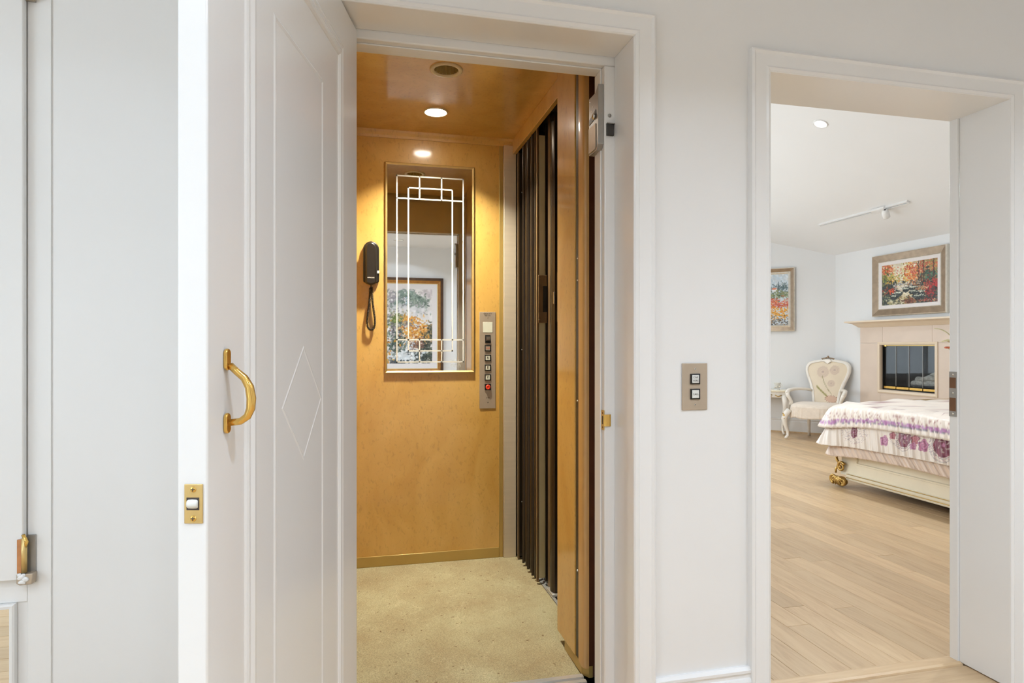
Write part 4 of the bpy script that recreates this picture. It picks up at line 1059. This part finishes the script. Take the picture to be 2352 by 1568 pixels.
Wc.cloud(.17, .3, .3, .3, 200, G1 + ROCK, (.01, .03)); Wc.cloud(.15, .75, .3, .4, 260, G1 + ROCK + ORN, (.01, .03))
hM = frame_M((1.066, HY0+.001, .80), (-1, 0, 0), (0, 0, 1))
Wc.a = Wc.a[:, ::-1]                                   # the mirror turns it round again
picture('framed_painting', 'waterfall landscape in walnut frame seen in elevator mirror', hM, 1.10, 1.29, [
    ('frame_edge', 'walnut', [(0, 0), (0, -.035), (.006, -.04), (.034, -.036)]),
    ('frame', 'goldframe', [(.034, -.036), (.040, -.042), (.060, -.034), (.072, -.030)]),
    ('inner_lip', 'brassdull', [(.072, -.030), (.076, -.033), (.082, -.026)]),
    ('mat', 'liner', [(.082, -.026), (.148, -.024)])], Wc)

# ================================================================ FIREPLACE
FX = 6.03
fp = thing('fireplace', 'pale pink stone fireplace with brass framed glass doors', 'fireplace', (6.04, 6.0, 0))
def slab(y0, y1, z0, z1, nm='stone_slab'): obj(nm, MB().box(FX, BX1-.0006, y0+.0008, y1-.0008, z0+.0008, z1-.0008), M['stone'], fp, bevel=.0015)
FB0, FB1, FZ0, FZ1 = 5.583, 6.326, .664, 1.215
slab(FB1, 6.640, 0, FZ1); slab(5.27, FB0, 0, FZ1); slab(FB0, FB1, 0, FZ0); slab(6.29, 6.640, FZ1, 1.41); slab(5.62, 6.29, FZ1, 1.41); slab(5.27, 5.62, FZ1, 1.41)
mant = [[(FX-.002, 6.642, 1.408), (FX-.002, 5.268, 1.408)], [(FX-.012, 6.652, 1.410), (FX-.012, 5.258, 1.410)], [(FX-.028, 6.668, 1.425), (FX-.028, 5.242, 1.425)], [(FX-.062, 6.702, 1.452), (FX-.062, 5.208, 1.452)], [(FX-.105, 6.745, 1.468), (FX-.105, 5.165, 1.468)], [(FX-.125, 6.765, 1.470), (FX-.125, 5.145, 1.470)], [(FX-.125, 6.765, 1.488), (FX-.125, 5.145, 1.488)]]
L_ = []
for (a, b) in mant:
    L_.append([(BX1-.0006, a[1], a[2]), (a[0], a[1], a[2]), (b[0], b[1], b[2]), (BX1-.0006, b[1], b[2])])
mb = MB(); mb.loops(L_, closed=True, cap_last=True, cap_first=True)
obj('mantel_shelf', mb, M['stonetrim'], fp)
FM = frame_M((FX, 0, 0), (0, -1, 0), (0, 0, 1))         # local x = -Y, y = +X
obj('opening_trim', MB(FM).rect(-FB1-.035, -FB0+.035, FZ0-.04, FZ1+.012, [(0, .0), (0, -.010), (.012, -.014), (.032, -.010), (.037, .004), (.037, .05)]), M['stonetrim'], fp)
fb = MB(FM)
fb.box(-FB1, -FB0, .38, .40, FZ0, FZ1); fb.box(-FB1-.01, -FB1, .04, .40, FZ0, FZ1); fb.box(-FB0, -FB0+.01, .04, .40, FZ0, FZ1); fb.box(-FB1, -FB0, .04, .40, FZ0-.01, FZ0); fb.box(-FB1, -FB0, .04, .40, FZ1, FZ1+.01)
obj('firebox', fb, M['firebox'], fp)
gw = (FB1-FB0-.02)/4
obj('door_frame', MB(FM).rect(-FB1, -FB0, FZ0, FZ1, [(0, .040), (0, .030), (.012, .028), (.014, .045)]), M['black'], fp)
for k in range(4):
    a = -FB1+.012+gw*k
    g = obj('glass_door', MB(FM).box(a+.002, a+gw-.002, .038, .042, FZ0+.05, FZ1-.035), M['smoked'], fp)
    obj('door_edge', MB(FM).box(a+gw-.003, a+gw+.001, .035, .043, FZ0+.05, FZ1-.035), M['grey_metal'], g)
    obj('brass_rail', MB(FM).box(a+.004, a+gw-.006, .034, .046, FZ0+.014, FZ0+.042), M['brass'], g, bevel=.002)
obj('brass_top_rail', MB(FM).box(-FB1+.012, -FB0-.012, .036, .046, FZ1-.034, FZ1-.008), M['brassdull'], fp, bevel=.002)
obj('brass_corner', MB(FM).box(-FB1+.014, -FB1+.058, .030, .036, FZ1-.040, FZ1-.010), M['brass'], fp, bevel=.001)
obj('grate', MB(FM).box(-FB1+.25, -FB0-.02, .14, .30, FZ0+.05, FZ0+.062), M['black'], fp)
def log(p0, p1, r):
    P0, P1 = Vector(p0), Vector(p1); pts = []; rr = []
    for k in range(9):
        p = P0.lerp(P1, k/8); p += Vector((random.uniform(-.008, .008), random.uniform(-.006, .006), random.uniform(-.008, .008))); pts.append(p); rr.append(r*(1+random.uniform(-.16, .16)))
    obj('log', MB(FM).tube(pts, rr, 9), M['log'], fp, smooth=True)
zz = FZ0
log((-6.05, .20, zz+.085), (-5.62, .18, zz+.10), .035); log((-6.06, .26, zz+.12), (-5.66, .28, zz+.15), .035); log((-5.95, .22, zz+.13), (-5.76, .24, zz+.225), .022); log((-5.90, .17, zz+.14), (-5.62, .20, zz+.17), .03); log((-5.85, .24, zz+.16), (-5.70, .2, zz+.24), .018)

# ================================================================ BED
bed = thing('bed', 'cream bed with gilded carved feet and satin ruffled bedspread', 'bed', (4.9, 3.6, 0))
# footboard with slightly bellied face
fo = []
for z, x in ((.100, 3.945), (.13, 3.948), (.20, 3.955), (.32, 3.965), (.44, 3.958), (.50, 3.94), (.52, 3.96)):
    fo.append((x, z))
poly = fo + [(4.0, .52), (4.0, .10)]
obj('footboard', MB().prism([(a, b) for a, b in poly], 2.70, 4.56, 'y'), M['cream'], bed, autosmooth=40)
obj('foot_panel', MB(frame_M((3.952, 4.45, 0), (0, -1, 0), (0, 0, 1))).rect(.05, 1.6, .20, .46, [(0, .006), (.004, -.006), (.016, -.006), (.02, .004)]), M['cream'], bed)
rl = obj('bottom_rail', MB().prism([(3.935, .066), (3.922, .070), (3.918, .080), (3.924, .086), (3.920, .094), (3.920, .108), (3.932, .118), (3.96, .122), (4.0, .122), (4.0, .066)], 2.70, 4.47, 'y'), M['cream'], bed, autosmooth=30)
obj('gilt_line', MB().tube([(3.9225, 2.72, .0865), (3.9225, 4.47, .0865)], .0035, 8), M['gold'], rl, smooth=True)
obj('gilt_line', MB().tube([(3.926, 2.72, .116), (3.926, 4.47, .116)], .003, 8), M['gold'], rl, smooth=True)
obj('side_rail', MB().box(4.0, 6.0, 4.50, 4.55, .10, .42), M['cream'], bed, bevel=.006)
obj('slat_box', MB().box(4.02, 6.0, 2.72, 4.50, .16, .22), M['bedwood'], bed)
obj('centre_leg', MB().box(4.30, 4.36, 3.62, 3.68, 0, .16), M['bedwood'], bed)
obj('headboard', MB().box(6.0, 6.05, 2.60, 4.62, .1, 1.3), M['cream'], bed, bevel=.02)
for yy_ in (2.76, 4.45): obj('back_leg', MB().box(5.92, 5.99, yy_, yy_+.07, 0, .3), M['cream'], bed, bevel=.008)
# gilt scroll foot
def spiral(c, r0, r1, turns, ang0, n=40, sgn=1):
    out = []
    for k in range(n+1):
        f = k/n; a = ang0 + sgn*turns*2*math.pi*f; r = r0 + (r1-r0)*f
        out.append((c[0], c[1]+r*math.cos(a), c[2]+r*math.sin(a)))
    return out
def taper(n, a, b): return [a+(b-a)*k/n for k in range(n+1)]
ft = MB()
ft.ball((3.925, 4.53, .045), .05, 14, 8, (.8, 1.25, .85))
ft.tube(spiral((3.895, 4.585, .060), .036, .006, 1.6, -1.6, 44), taper(44, .013, .005), 8)
ft.tube(spiral((3.890, 4.475, .050), .028, .006, 1.4, -1.3, 40, -1), taper(40, .011, .004), 8)
for k in range(7):
    a = math.radians(200+23*k); cyy, czz = 4.53, .088
    L_a = .070 if k % 2 == 0 else .058
    P_ = [(3.895-.012*math.sin(math.pi*f), cyy+1.15*L_a*f*math.cos(a), max(czz+L_a*f*math.sin(a)*1.15, .008)) for f in (0, .3, .6, .85, 1)]
    ft.tube(P_, [.005, .010, .011, .008, .004], 7)
obj('gilt_foot', ft, M['gold'], bed, smooth=True)
ft2 = MB()
ft2.tube(spiral((3.925, 4.530, .165), .042, .006, 1.7, 2.6, 48, -1), taper(48, .012, .005), 8)
ft2.tube([(3.925, 4.555, .195), (3.93, 4.585, .215), (3.935, 4.596, .245), (3.94, 4.602, .285)], [.010, .012, .009, .003], 8)
ft2.tube([(3.925, 4.57, .165), (3.92, 4.585, .135), (3.915, 4.58, .105)], [.008, .010, .008], 8)
ft2.ball((3.915, 4.530, .165), .012, 10, 6)
obj('gilt_scroll', ft2, M['gold'], bed, smooth=True)
mt = obj('mattress', MB().box(4.02, 5.98, 2.74, 4.52, .42, .64), M['liner'], bed, bevel=.04, seg=3)

# bedspread tiers follow a path round the foot corner
def bed_path(step):
    P = []; y = 2.55
    while y < 4.50: P.append(((3.875, y), (-1, 0))); y += step if y > 3.2 else .03
    n = max(int(.2*math.pi/2/step), 8)
    for k in range(n+1):
        a = math.pi - math.pi/2*k/n
        P.append(((4.075+.2*math.cos(a), 4.50+.2*math.sin(a)), (math.cos(a), math.sin(a))))
    x = 4.075+step
    while x < 5.95: P.append(((x, 4.70), (0, 1))); x += step if x < 4.5 else .05
    return P
BP = bed_path(.0055)
ARC = [0.0]
for (a, _), (b, _) in zip(BP, BP[1:]): ARC.append(ARC[-1] + math.dist(a, b))
iC = next(i for i, (p, n) in enumerate(BP) if p[1] >= 4.50)          # corner start
CORN = ARC[iC] + .157
def ybed(i): return BP[i][0][1]
def fold(s, f, ph):
    w = math.sin(s*f+ph+1.3*math.sin(s*f*.31)) * .65 + math.sin(s*f*1.73+ph*2.1+1.1*math.sin(s*4))*.35
    return math.copysign(abs(w)**.8, w)
def tier(name, z0, z1, rows, amp, f, ph, flare, corner, hem, colfn, slant=.0):
    mb = MB(); cols = []; n = len(BP)
    for r in range(rows+1):
        v = r/rows
        for i in range(n):
            s = ARC[i] + slant*v
            (x, y), (nx, ny) = BP[i]
            cc_ = math.exp(-((ARC[i]-CORN)/.16)**2)
            w_ = fold(s, f, ph)
            off = .004 + flare*v**1.2 + amp*w_*v**.7 + corner*cc_*v**1.1
            zt = z0 - .012*math.exp(-((ARC[i]-CORN)/.3)**2)
            zb = z1 + hem*(.6*math.sin(s*5.1+ph)+.4*w_) - .03*math.exp(-((ARC[i]-CORN)/.25)**2)
            mb.pt((x+nx*off, y+ny*off, zt+(zb-zt)*v)); cols.append(colfn(ARC[i], y if i < iC else 9, zt+(zb-zt)*v, v, w_))
    for r in range(rows):
        for i in range(n-1):
            k = r*n+i; mb.f.append((k, k+1, k+n+1, k+n))
    o = obj(name, mb, M['vsatin'], bed, smooth=True, colors=np.array(cols), fixn=False)
    m = o.modifiers.new('thick', 'SOLIDIFY'); m.thickness = .003
    return o
SAT = np.array(srgb(236, 224, 212)); SATD = np.array(srgb(224, 200, 180)); PURP = np.array(srgb(176, 124, 168)); GREY = np.array(srgb(150, 142, 150)); BURG = np.array(srgb(136, 68, 88)); ROSE = np.array(srgb(192, 126, 160)); PINKR = np.array(srgb(182, 106, 116))
def hsh(a, b): return math.sin(a*127.1+b*311.7)*43758.5453 % 1
def col_bottom(s, y, z, v, w_): return SATD
MEDALS = ((4.31, .485, .036, .046), (3.828, .512, .058, .072), (3.508, .505, .078, .085), (3.1, .5, .08, .085))
ROSES = ((4.005, .462, .038, 0), (3.662, .478, .042, 0), (3.93, .512, .028, 1), (3.735, .512, .034, 1), (3.745, .462, .026, 0), (3.30, .47, .045, 0))
def col_mid(s, y, z, v, w_):
    c = SAT*.98
    if y > 8: return c
    # scrolling embroidery between the motifs
    e = math.sin(y*64+2.4*math.sin(z*70))*math.sin(z*88+2.0*math.sin(y*52))
    near = min([math.hypot((y-a)/(.13 if b > 0 else 1), (z-cz)/.085) for a, cz, b, _ in MEDALS])
    if near < 1.05 and abs(e) < .10: c = c*.45 + GREY*.33 + ROSE*.14
    if near < 1.1 and e > .93: c = c*.3 + PINKR*.5
    for (cy, cz, ry, rz) in MEDALS:
        d = math.hypot((y-cy)/ry, (z-cz)/rz)
        if d < 1:
            a = math.atan2((z-cz)/rz, (y-cy)/ry); t = math.sin(6*a+9*d)
            c = BURG*(.92+.22*t*d)
            if .30 < d < .62 and t > .72: c = c*.35 + SAT*.5
            if d < .16: c = ROSE
        elif d < 1.42 and cy < 4.0:
            if abs(d-1.10) < .035 or abs(d-1.36) < .03: c = c*.4 + GREY*.42
            elif math.sin(math.atan2((z-cz)/rz, (y-cy)/ry)*16+d*14) > .80: c = c*.5 + ROSE*.3 + GREY*.1
    for (cy, cz, r, kind) in ROSES:
        dy, dz = y-cy, z-cz; a = math.atan2(dz, dy); d = math.hypot(dy, dz)/(r*(1+.14*math.sin(5*a)))
        if d < 1:
            p = .5+.5*math.sin(a*2+d*13)
            c = (PINKR if kind else ROSE)*(.62+.62*p)
            if d > .86: c = c*.8
    return np.clip(c, 0, 1)
def col_top(s, y, z, v, w_):
    lace = .60 - .02*(1 if y > 8 else max(0, (y-3.9)))
    zz_ = z - (lace + .007*abs(math.sin(s*42)))
    if -.014 < zz_ < .012: return PURP*(.85+.45*hsh(round(s*120), round(z*140))) if hsh(round(s*90)+7, round(z*130)) > .22 else SAT*.8
    if -.019 < zz_ <= -.014: return GREY*.9
    if .016 < zz_ < .06 and hsh(round(s*130), round(z*130)) > .78: return np.array(srgb(190, 156, 150))
    return SAT*1.02
tier('bottom_ruffle', .40, .288, 14, .009, 128, .7, .014, .03, .012, col_bottom, .10)
tier('middle_tier', .595, .372, 48, .009, 104, 2.0, .035, .085, .008, col_mid, .07)
# coverlet: tier one plus the top of the bed
mb = MB(); cols = []; n = len(BP)
rows = [(.04, .545), (.036, .56), (.031, .575), (.027, .588), (.024, .60), (.021, .612), (.018, .625), (.015, .64), (.010, .655), (.003, .67), (-.010, .682), (-.03, .690), (-.06, .695)]
for r, (off, z) in enumerate(rows):
    v = 1-r/(len(rows)-1)
    for i in range(n):
        (x, y), (nx, ny) = BP[i]; s = ARC[i] + .07*v
        cc_ = math.exp(-((ARC[i]-CORN)/.16)**2); w_ = fold(s, 132, .4)
        o_ = off + .009*w_*v**.6 + .07*cc_*v
        zz_ = z + .004*w_*v - (.045*v+.012)*math.exp(-((ARC[i]-CORN)/.34)**2)
        if v < .35: zz_ += .006*math.sin(s*17)*math.sin(s*7.3)
        mb.pt((x+nx*o_, y+ny*o_, zz_)); cols.append(col_top(ARC[i], y if i < iC else 9, zz_ + (.045*v+.012)*math.exp(-((ARC[i]-CORN)/.34)**2), v, w_))
nr = len(rows)
for r in range(nr-1):
    for i in range(n-1): k = r*n+i; mb.f.append((k, k+n, k+n+1, k+1))
base_i = (nr-1)*n
ins = [.06, .14, .26, .42, .62, .85]
prev = base_i
for q_, dd in enumerate(ins):
    st = len(mb.v)
    for i in range(n):
        (x, y), (nx, ny) = BP[i]
        X_ = x + (5.3-x)*dd; Y_ = y + (3.5-y)*dd
        zz_ = .697 + .012*math.sin(X_*9+1)*math.sin(Y_*8) + .008*math.sin(X_*23+Y_*17) + .006*math.sin(Y_*47+X_*5)
        mb.pt((X_, Y_, zz_))
        g = hsh(round(X_*60), round(Y_*60))
        cols.append(np.array(srgb(168, 132, 132)) if (abs(math.sin(Y_*14+2*math.sin(X_*3))) > .93 and g > .35) else SAT*1.02)
    for i in range(n-1): a, b = prev+i, st+i; mb.f.append((a, b, b+1, a+1))
    prev = st
o = obj('coverlet', mb, M['vsatin'], bed, smooth=True, colors=np.array(cols), fixn=False)
m = o.modifiers.new('thick', 'SOLIDIFY'); m.thickness = .004; m.offset = -1

# ================================================================ ARMCHAIR
ca = -math.radians(58.3)
CM = frame_M((5.617, 6.859, 0), (math.cos(ca), math.sin(ca), 0), (0, 0, 1))
chair = thing('armchair', 'ivory carved armchair with floral back in bedroom corner', 'chair', CM)
# back outline in the plane of the raked back
def back_pt(x, z, dy=0): return (x, .235+.16*(z-.42)+dy, z)
half = [(.130, .40), (.135, .50), (.150, .60), (.180, .70), (.215, .78), (.240, .85), (.238, .905), (.210, .945), (.165, .960), (.110, .968), (.060, .980), (.03, .972), (0, .955)]
halfo = [(.165, .40), (.172, .50), (.190, .60), (.222, .70), (.256, .78), (.278, .85), (.276, .92), (.242, .972), (.180, .992), (.110, 1.000), (.055, 1.014), (.02, 1.02), (0, 1.022)]
def sm_half(h, n=46):
    P = np.array(h); d = np.r_[0, np.cumsum(np.hypot(*np.diff(P, axis=0).T))]; t = np.linspace(0, d[-1], n)
    X, Z = np.interp(t, d, P[:, 0]), np.interp(t, d, P[:, 1])
    for _ in range(2): X[1:-1] = (X[:-2]+X[1:-1]*2+X[2:])/4; Z[1:-1] = (Z[:-2]+Z[1:-1]*2+Z[2:])/4
    return list(zip(X, Z))
ih, oh = sm_half(half), sm_half(halfo)
inner = ih + [(-x, z) for x, z in reversed(ih[:-1])]
outer = oh + [(-x, z) for x, z in reversed(oh[:-1])]
fr = MB(CM)
def lp2(t, dy): return [back_pt(a[0]*(1-t)+b[0]*t, a[1]*(1-t)+b[1]*t, dy) for a, b in zip(inner, outer)]
fr.loops([lp2(0, .01), lp2(0, -.012), lp2(.2, -.024), lp2(.35, -.018), lp2(.5, -.020), lp2(.8, -.014), lp2(1, .0), lp2(1, .03), lp2(0, .03)], closed=False)
obj('back_frame', fr, M['chairwhite'], chair, smooth=True)
# floral upholstered back
pad = MB(CM); pc_ = []; NU, NV = 44, 60
zs = np.linspace(.40, .975, NV+1)
HX = np.interp(zs, [z for x, z in ih[:34]], [x for x, z in ih[:34]])
CREAM_, LIN = np.array(srgb(226, 212, 190)), np.array(srgb(212, 194, 176))
def motif(x, z):
    c = CREAM_*(1+.02*math.sin(x*31+2*math.sin(z*17)))
    for (cx, cz, r) in ((-.05, .845, .075), (.09, .87, .06), (.06, .70, .045)):
        d = math.hypot(x-cx, z-cz)/r
        if d < 1: c = LIN*(1.0+.07*math.sin(d*22)) if d > .16 else np.array(srgb(188, 166, 156))
    stem = -.05 + .09*max(0, (.80-z)/.2)**1.6
    if z < .80 and z > .56 and abs(x-stem) < .004: c = np.array(srgb(168, 158, 120))
    lf = (z-(.67-.9*(x+.11)))
    if -.12 < x < .02 and abs(lf+.02) < .018: c = np.array(srgb(196, 186, 142)) if abs(lf+.02) > .008 else np.array(srgb(150, 142, 96))
    d = math.hypot((x-.07)/.065, (z-.50)/.04)
    if d < 1: c = np.array(srgb(214, 182, 160))
    elif d < 1.25 and math.sin(math.atan2(z-.5, x-.07)*18) > .3: c = np.array(srgb(160, 110, 96))
    return np.clip(c, 0, 1)
for j in range(NV+1):
    for i in range(NU+1):
        u = i/NU*2-1; x = u*(HX[j]+.004); z = zs[j] if True else 0
        zt = min(z, .955 + (.02 if abs(x) > .03 else .0))
        puff = .022*(1-u*u)*math.sin(math.pi*min(max((z-.40)/.575, 0), 1))**.5
        pad.pt(back_pt(x, zt, -.008-puff)); pc_.append(motif(x, zt))
for j in range(NV):
    for i in range(NU): k = j*(NU+1)+i; pad.f.append((k, k+1, k+NU+2, k+NU+1))
obj('back_cushion', pad, M['vfabric'], chair, smooth=True, colors=np.array(pc_))
# carved crest
cr = MB(CM)
for k in range(-4, 5):
    cr.ball(back_pt(.018*k, 1.018+.012*(4-abs(k))/4, -.016), .011-.001*abs(k), 8, 6)
cr.ball(back_pt(0, 1.040, -.014), .013, 10, 6, (1, 1, 1.2)); cr.ball(back_pt(.020, 1.028, -.02), .009, 8, 6); cr.ball(back_pt(-.020, 1.028, -.02), .009, 8, 6)
for s in (-1, 1): cr.tube([back_pt(s*.02, 1.02, -.02), back_pt(s*.05, 1.022, -.02), back_pt(s*.075, 1.010, -.018), back_pt(s*.06, 1.003, -.02)], [.006, .006, .005, .003], 7)
obj('crest', cr, M['frametaupe'], chair, smooth=True)
cr2 = MB(CM); cr2.prism([(-.05, .985), (0, .945), (.05, .985), (.03, 1.01), (-.03, 1.01)], .235+.16*.55-.030, .235+.16*.55, 'y')
obj('crest_shield', cr2, M['chairwhite'], chair, bevel=.006)
# seat and its pleated lace skirt
def seat_half(t):                                        # plan outline, t 0..1 round the front from back left to back right
    a = math.pi*(1-t)*1.0
    return (.325*math.copysign(abs(math.cos(a))**.55, math.cos(a)), .21-.50*abs(math.sin(a))**.62)
SO = [seat_half(k/160) for k in range(161)]
st_ = MB(CM)
L0 = [[(x*q, (y+.03)*q-.03, z) for x, y in SO] for q, z in ((1.0, .365), (1.01, .40), (1.0, .425), (.96, .442), (.85, .455), (.55, .465), (.2, .468), (.02, .468))]
st_.loops(L0, closed=True, cap_last=True, cap_first=True)
obj('seat_cushion', st_, M['lace'], chair, smooth=True)
sk = MB(CM); skl = []
for r in range(9):
    v = r/8; row = []
    for k, (x, y) in enumerate(SO):
        s = k*1.05; o_ = 1.012 + .045*v + (.012*math.sin(s) + .006*math.sin(s*1.9))*v**.6
        row.append((x*o_, (y+.03)*o_-.03, .430-.150*v + .008*v*math.sin(k*.23)))
    skl.append(row)
sk.loops(skl, closed=False)
so = obj('pleated_skirt', sk, M['lace'], chair, smooth=True); m = so.modifiers.new('thick', 'SOLIDIFY'); m.thickness = .002
obj('seat_rail', MB(CM).prism([(-.30, .21), (-.30, -.15), (-.2, -.25), (.2, -.25), (.30, -.15), (.30, .21)], .30, .37, 'z'), M['chairwhite'], chair, bevel=.01)
# arms
for s in (-1, 1):
    P = [(s*.180, .245, .605), (s*.225, .19, .618), (s*.275, .08, .625), (s*.318, -.03, .622), (s*.335, -.11, .610), (s*.338, -.15, .585), (s*.325, -.165, .55), (s*.305, -.150, .51), (s*.295, -.130, .47), (s*.300, -.125, .43)]
    ar = obj('arm', MB(CM).tube(P, [.018, .018, .019, .022, .026, .028, .024, .020, .022, .026], 10), M['chairwhite'], chair, smooth=True)
    obj('arm_scroll', MB(CM).ball((s*.338, -.155, .590), .024, 12, 8, (.9, 1.1, 1.0)), M['chairwhite'], ar, smooth=True)
# legs
for s in (-1, 1):
    P = [(s*.285, -.225, .37), (s*.315, -.252, .32), (s*.330, -.268, .26), (s*.318, -.262, .18), (s*.295, -.250, .10), (s*.290, -.252, .05), (s*.305, -.270, .025), (s*.315, -.282, .014)]
    lg = obj('leg', MB(CM).tube(P, [.036, .040, .036, .026, .019, .018, .021, .012], 10), M['chairwhite'], chair, smooth=True)
    obj('knee_carving', MB(CM).ball((s*.325, -.285, .30), .018, 10, 6, (1, .7, 1.4)).ball((s*.320, -.292, .265), .011, 8, 6).ball((s*.338, -.280, .325), .010, 8, 6), M['gold'], lg, smooth=True)
    obj('leg', MB(CM).tube([(s*.20, .225, .40), (s*.205, .225, .25), (s*.21, .24, .10), (s*.215, .262, .004)], [.026, .022, .019, .018], 8), M['chairwhite'], chair, smooth=True)

# ================================================================ SIDE TABLE AND CUP
TMx = MPd
tb = thing('side_table', 'ivory carved side table with cabriole leg left of armchair', 'table', TMx @ Matrix.Translation((.80, -.2, 0)))
top = [(.48, -.03), (.48, -.30), (.54, -.35), (.70, -.375), (.92, -.375), (1.06, -.35), (1.13, -.30), (1.13, -.03)]
obj('table_top', MB(TMx).prism(top, .570, .592, 'z'), M['cream'], tb, bevel=.007, seg=3)
apr = [(x*.95+.04, y*.93-.012) for x, y in top]
obj('apron', MB(TMx).prism(apr, .495, .570, 'z'), M['chairwhite'], tb, bevel=.004)
cvg = MB(TMx)
for k in range(9):
    x = .70+.028*k; cvg.ball((x, -.372, .500-.016*math.cos((k-4)*.55)), .013, 8, 6, (1.1, .5, .9))
cvg.tube([(.66, -.368, .53), (.72, -.372, .545), (.80, -.374, .525), (.86, -.374, .545), (.95, -.372, .53)], .005, 7)
cvg.tube([(.98, -.362, .53), (1.02, -.356, .51), (1.06, -.340, .53)], .006, 7)
obj('apron_carving', cvg, M['gold'], tb, smooth=True)
for sx in (.53, 1.08):
    for sy in (-.32, -.07):
        o_ = 1 if sx > .8 else -1; f_ = -1 if sy < -.2 else .0
        P = [(sx, sy, .52), (sx+.02*o_, sy+.02*f_, .44), (sx+.022*o_, sy+.022*f_, .36), (sx+.0*o_, sy, .22), (sx-.015*o_, sy-.01*f_, .11), (sx-.010*o_, sy, .05), (sx+.012*o_, sy+.02*f_, .012)]
        obj('leg', MB(TMx).tube(P, [.030, .032, .028, .019, .014, .014, .017], 9), M['chairwhite'], tb, smooth=True)
cu = thing('trinket_cup', 'small silver and white cup on the side table', 'cup', TMx @ Matrix.Translation((.99, -.24, .5925)))
UM = WM[cu.name]
obj('cup_body', MB(UM).lathe([(.034, 0), (.036, .006), (.026, .014), (.024, .03), (.032, .055), (.042, .085), (.048, .098), (.044, .098), (.036, .08), (.02, .05)], 24, cap=False), M['whiteplastic'], cu, smooth=True)
obj('cup_relief', MB(UM).ball((.03, -.02, .045), .012).ball((-.005, -.036, .04), .012).ball((.035, -.0, .06), .01).ball((-.03, -.025, .03), .011), M['framesilver'], cu, smooth=True)
obj('cup_handle', MB(UM).tube([(.040, .0, .085), (.062, 0, .075), (.064, 0, .05), (.048, 0, .03), (.028, 0, .03)], .005, 8), M['whiteplastic'], cu, smooth=True)

# ================================================================ BENCH AND PLANT BEYOND THE BED
bn = thing('gilt_bench', 'olive gilt low table peeking over the bed by fireplace', 'table', (5.62, 5.02, 0))
obj('bench_top', MB().prism([(5.33, 5.20), (5.36, 5.235), (5.42, 5.25), (5.88, 5.25), (5.88, 4.85), (5.42, 4.85), (5.36, 4.865), (5.33, 4.90)], .622, .642, 'z'), M['gold'], bn, bevel=.005)
obj('bench_apron', MB().box(5.38, 5.86, 4.89, 5.21, .56, .622), M['cream'], bn, bevel=.004)
for x in (5.41, 5.83):
    for y in (4.92, 5.18):
        obj('leg', MB().tube([(x, y, .58), (x, y, .45), (x, y, .2), (x, y, .002)], [.028, .022, .016, .02], 10), M['cream'], bn, smooth=True)
pl = thing('potted_plant', 'pale olive leaf and orange blossom peeking past the doorway', 'plant', (5.74, 5.03, .642))
obj('vase', MB().lathe([(.05, 0), (.075, .02), (.085, .10), (.065, .20), (.035, .27), (.045, .31), (.038, .31), (.03, .27)], 24, (5.74, 5.03, .6425), cap=False), M['chairwhite'], pl, smooth=True)
def leaf_(base_, tip, wid, sag, m_):
    Bv, Tv = Vector(base_), Vector(tip); ax = Tv-Bv; sd = ax.cross(Vector((0, 0, 1))).normalized()
    def fn(u, v):
        p = Bv + ax*v + Vector((0, 0, sag*math.sin(math.pi*v)))
        w = wid*math.sin(math.pi*min(v*.9+.06, 1))**.8
        return p + sd*(u-.5)*2*w + Vector((0, 0, -.35*w*abs(u-.5)*2))
    return MB().grid(fn, 4, 12)
for (tx, ty, tz, w_, sg) in ((5.52, 5.04, 1.225, .045, .05), (5.60, 5.20, 1.36, .03, .06), (5.84, 5.16, 1.34, .035, .05), (5.87, 4.90, 1.24, .04, .06), (5.66, 4.84, 1.30, .035, .05)):
    lf = obj('leaf', leaf_((5.74, 5.03, 1.16), (tx, ty, tz), w_, sg, None), M['petal'], pl, smooth=True); lf.modifiers.new('thick', 'SOLIDIFY').thickness = .002
obj('stem', MB().tube([(5.74, 5.03, .75), (5.735, 5.03, 1.0), (5.74, 5.03, 1.17)], .006, 8), M['petal'], pl, smooth=True)
bl = MB()
for k in range(6):
    a = k*1.05; bl.ball((5.625+.018*math.cos(a), 5.06+.018*math.sin(a), 1.165), .017, 8, 6, (1, 1, .6))
obj('blossom', bl, M['petalorange'], pl, smooth=True)
obj('blossom_stem', MB().tube([(5.735, 5.03, .95), (5.69, 5.045, 1.10), (5.625, 5.06, 1.155)], .004, 7), M['petal'], pl, smooth=True)
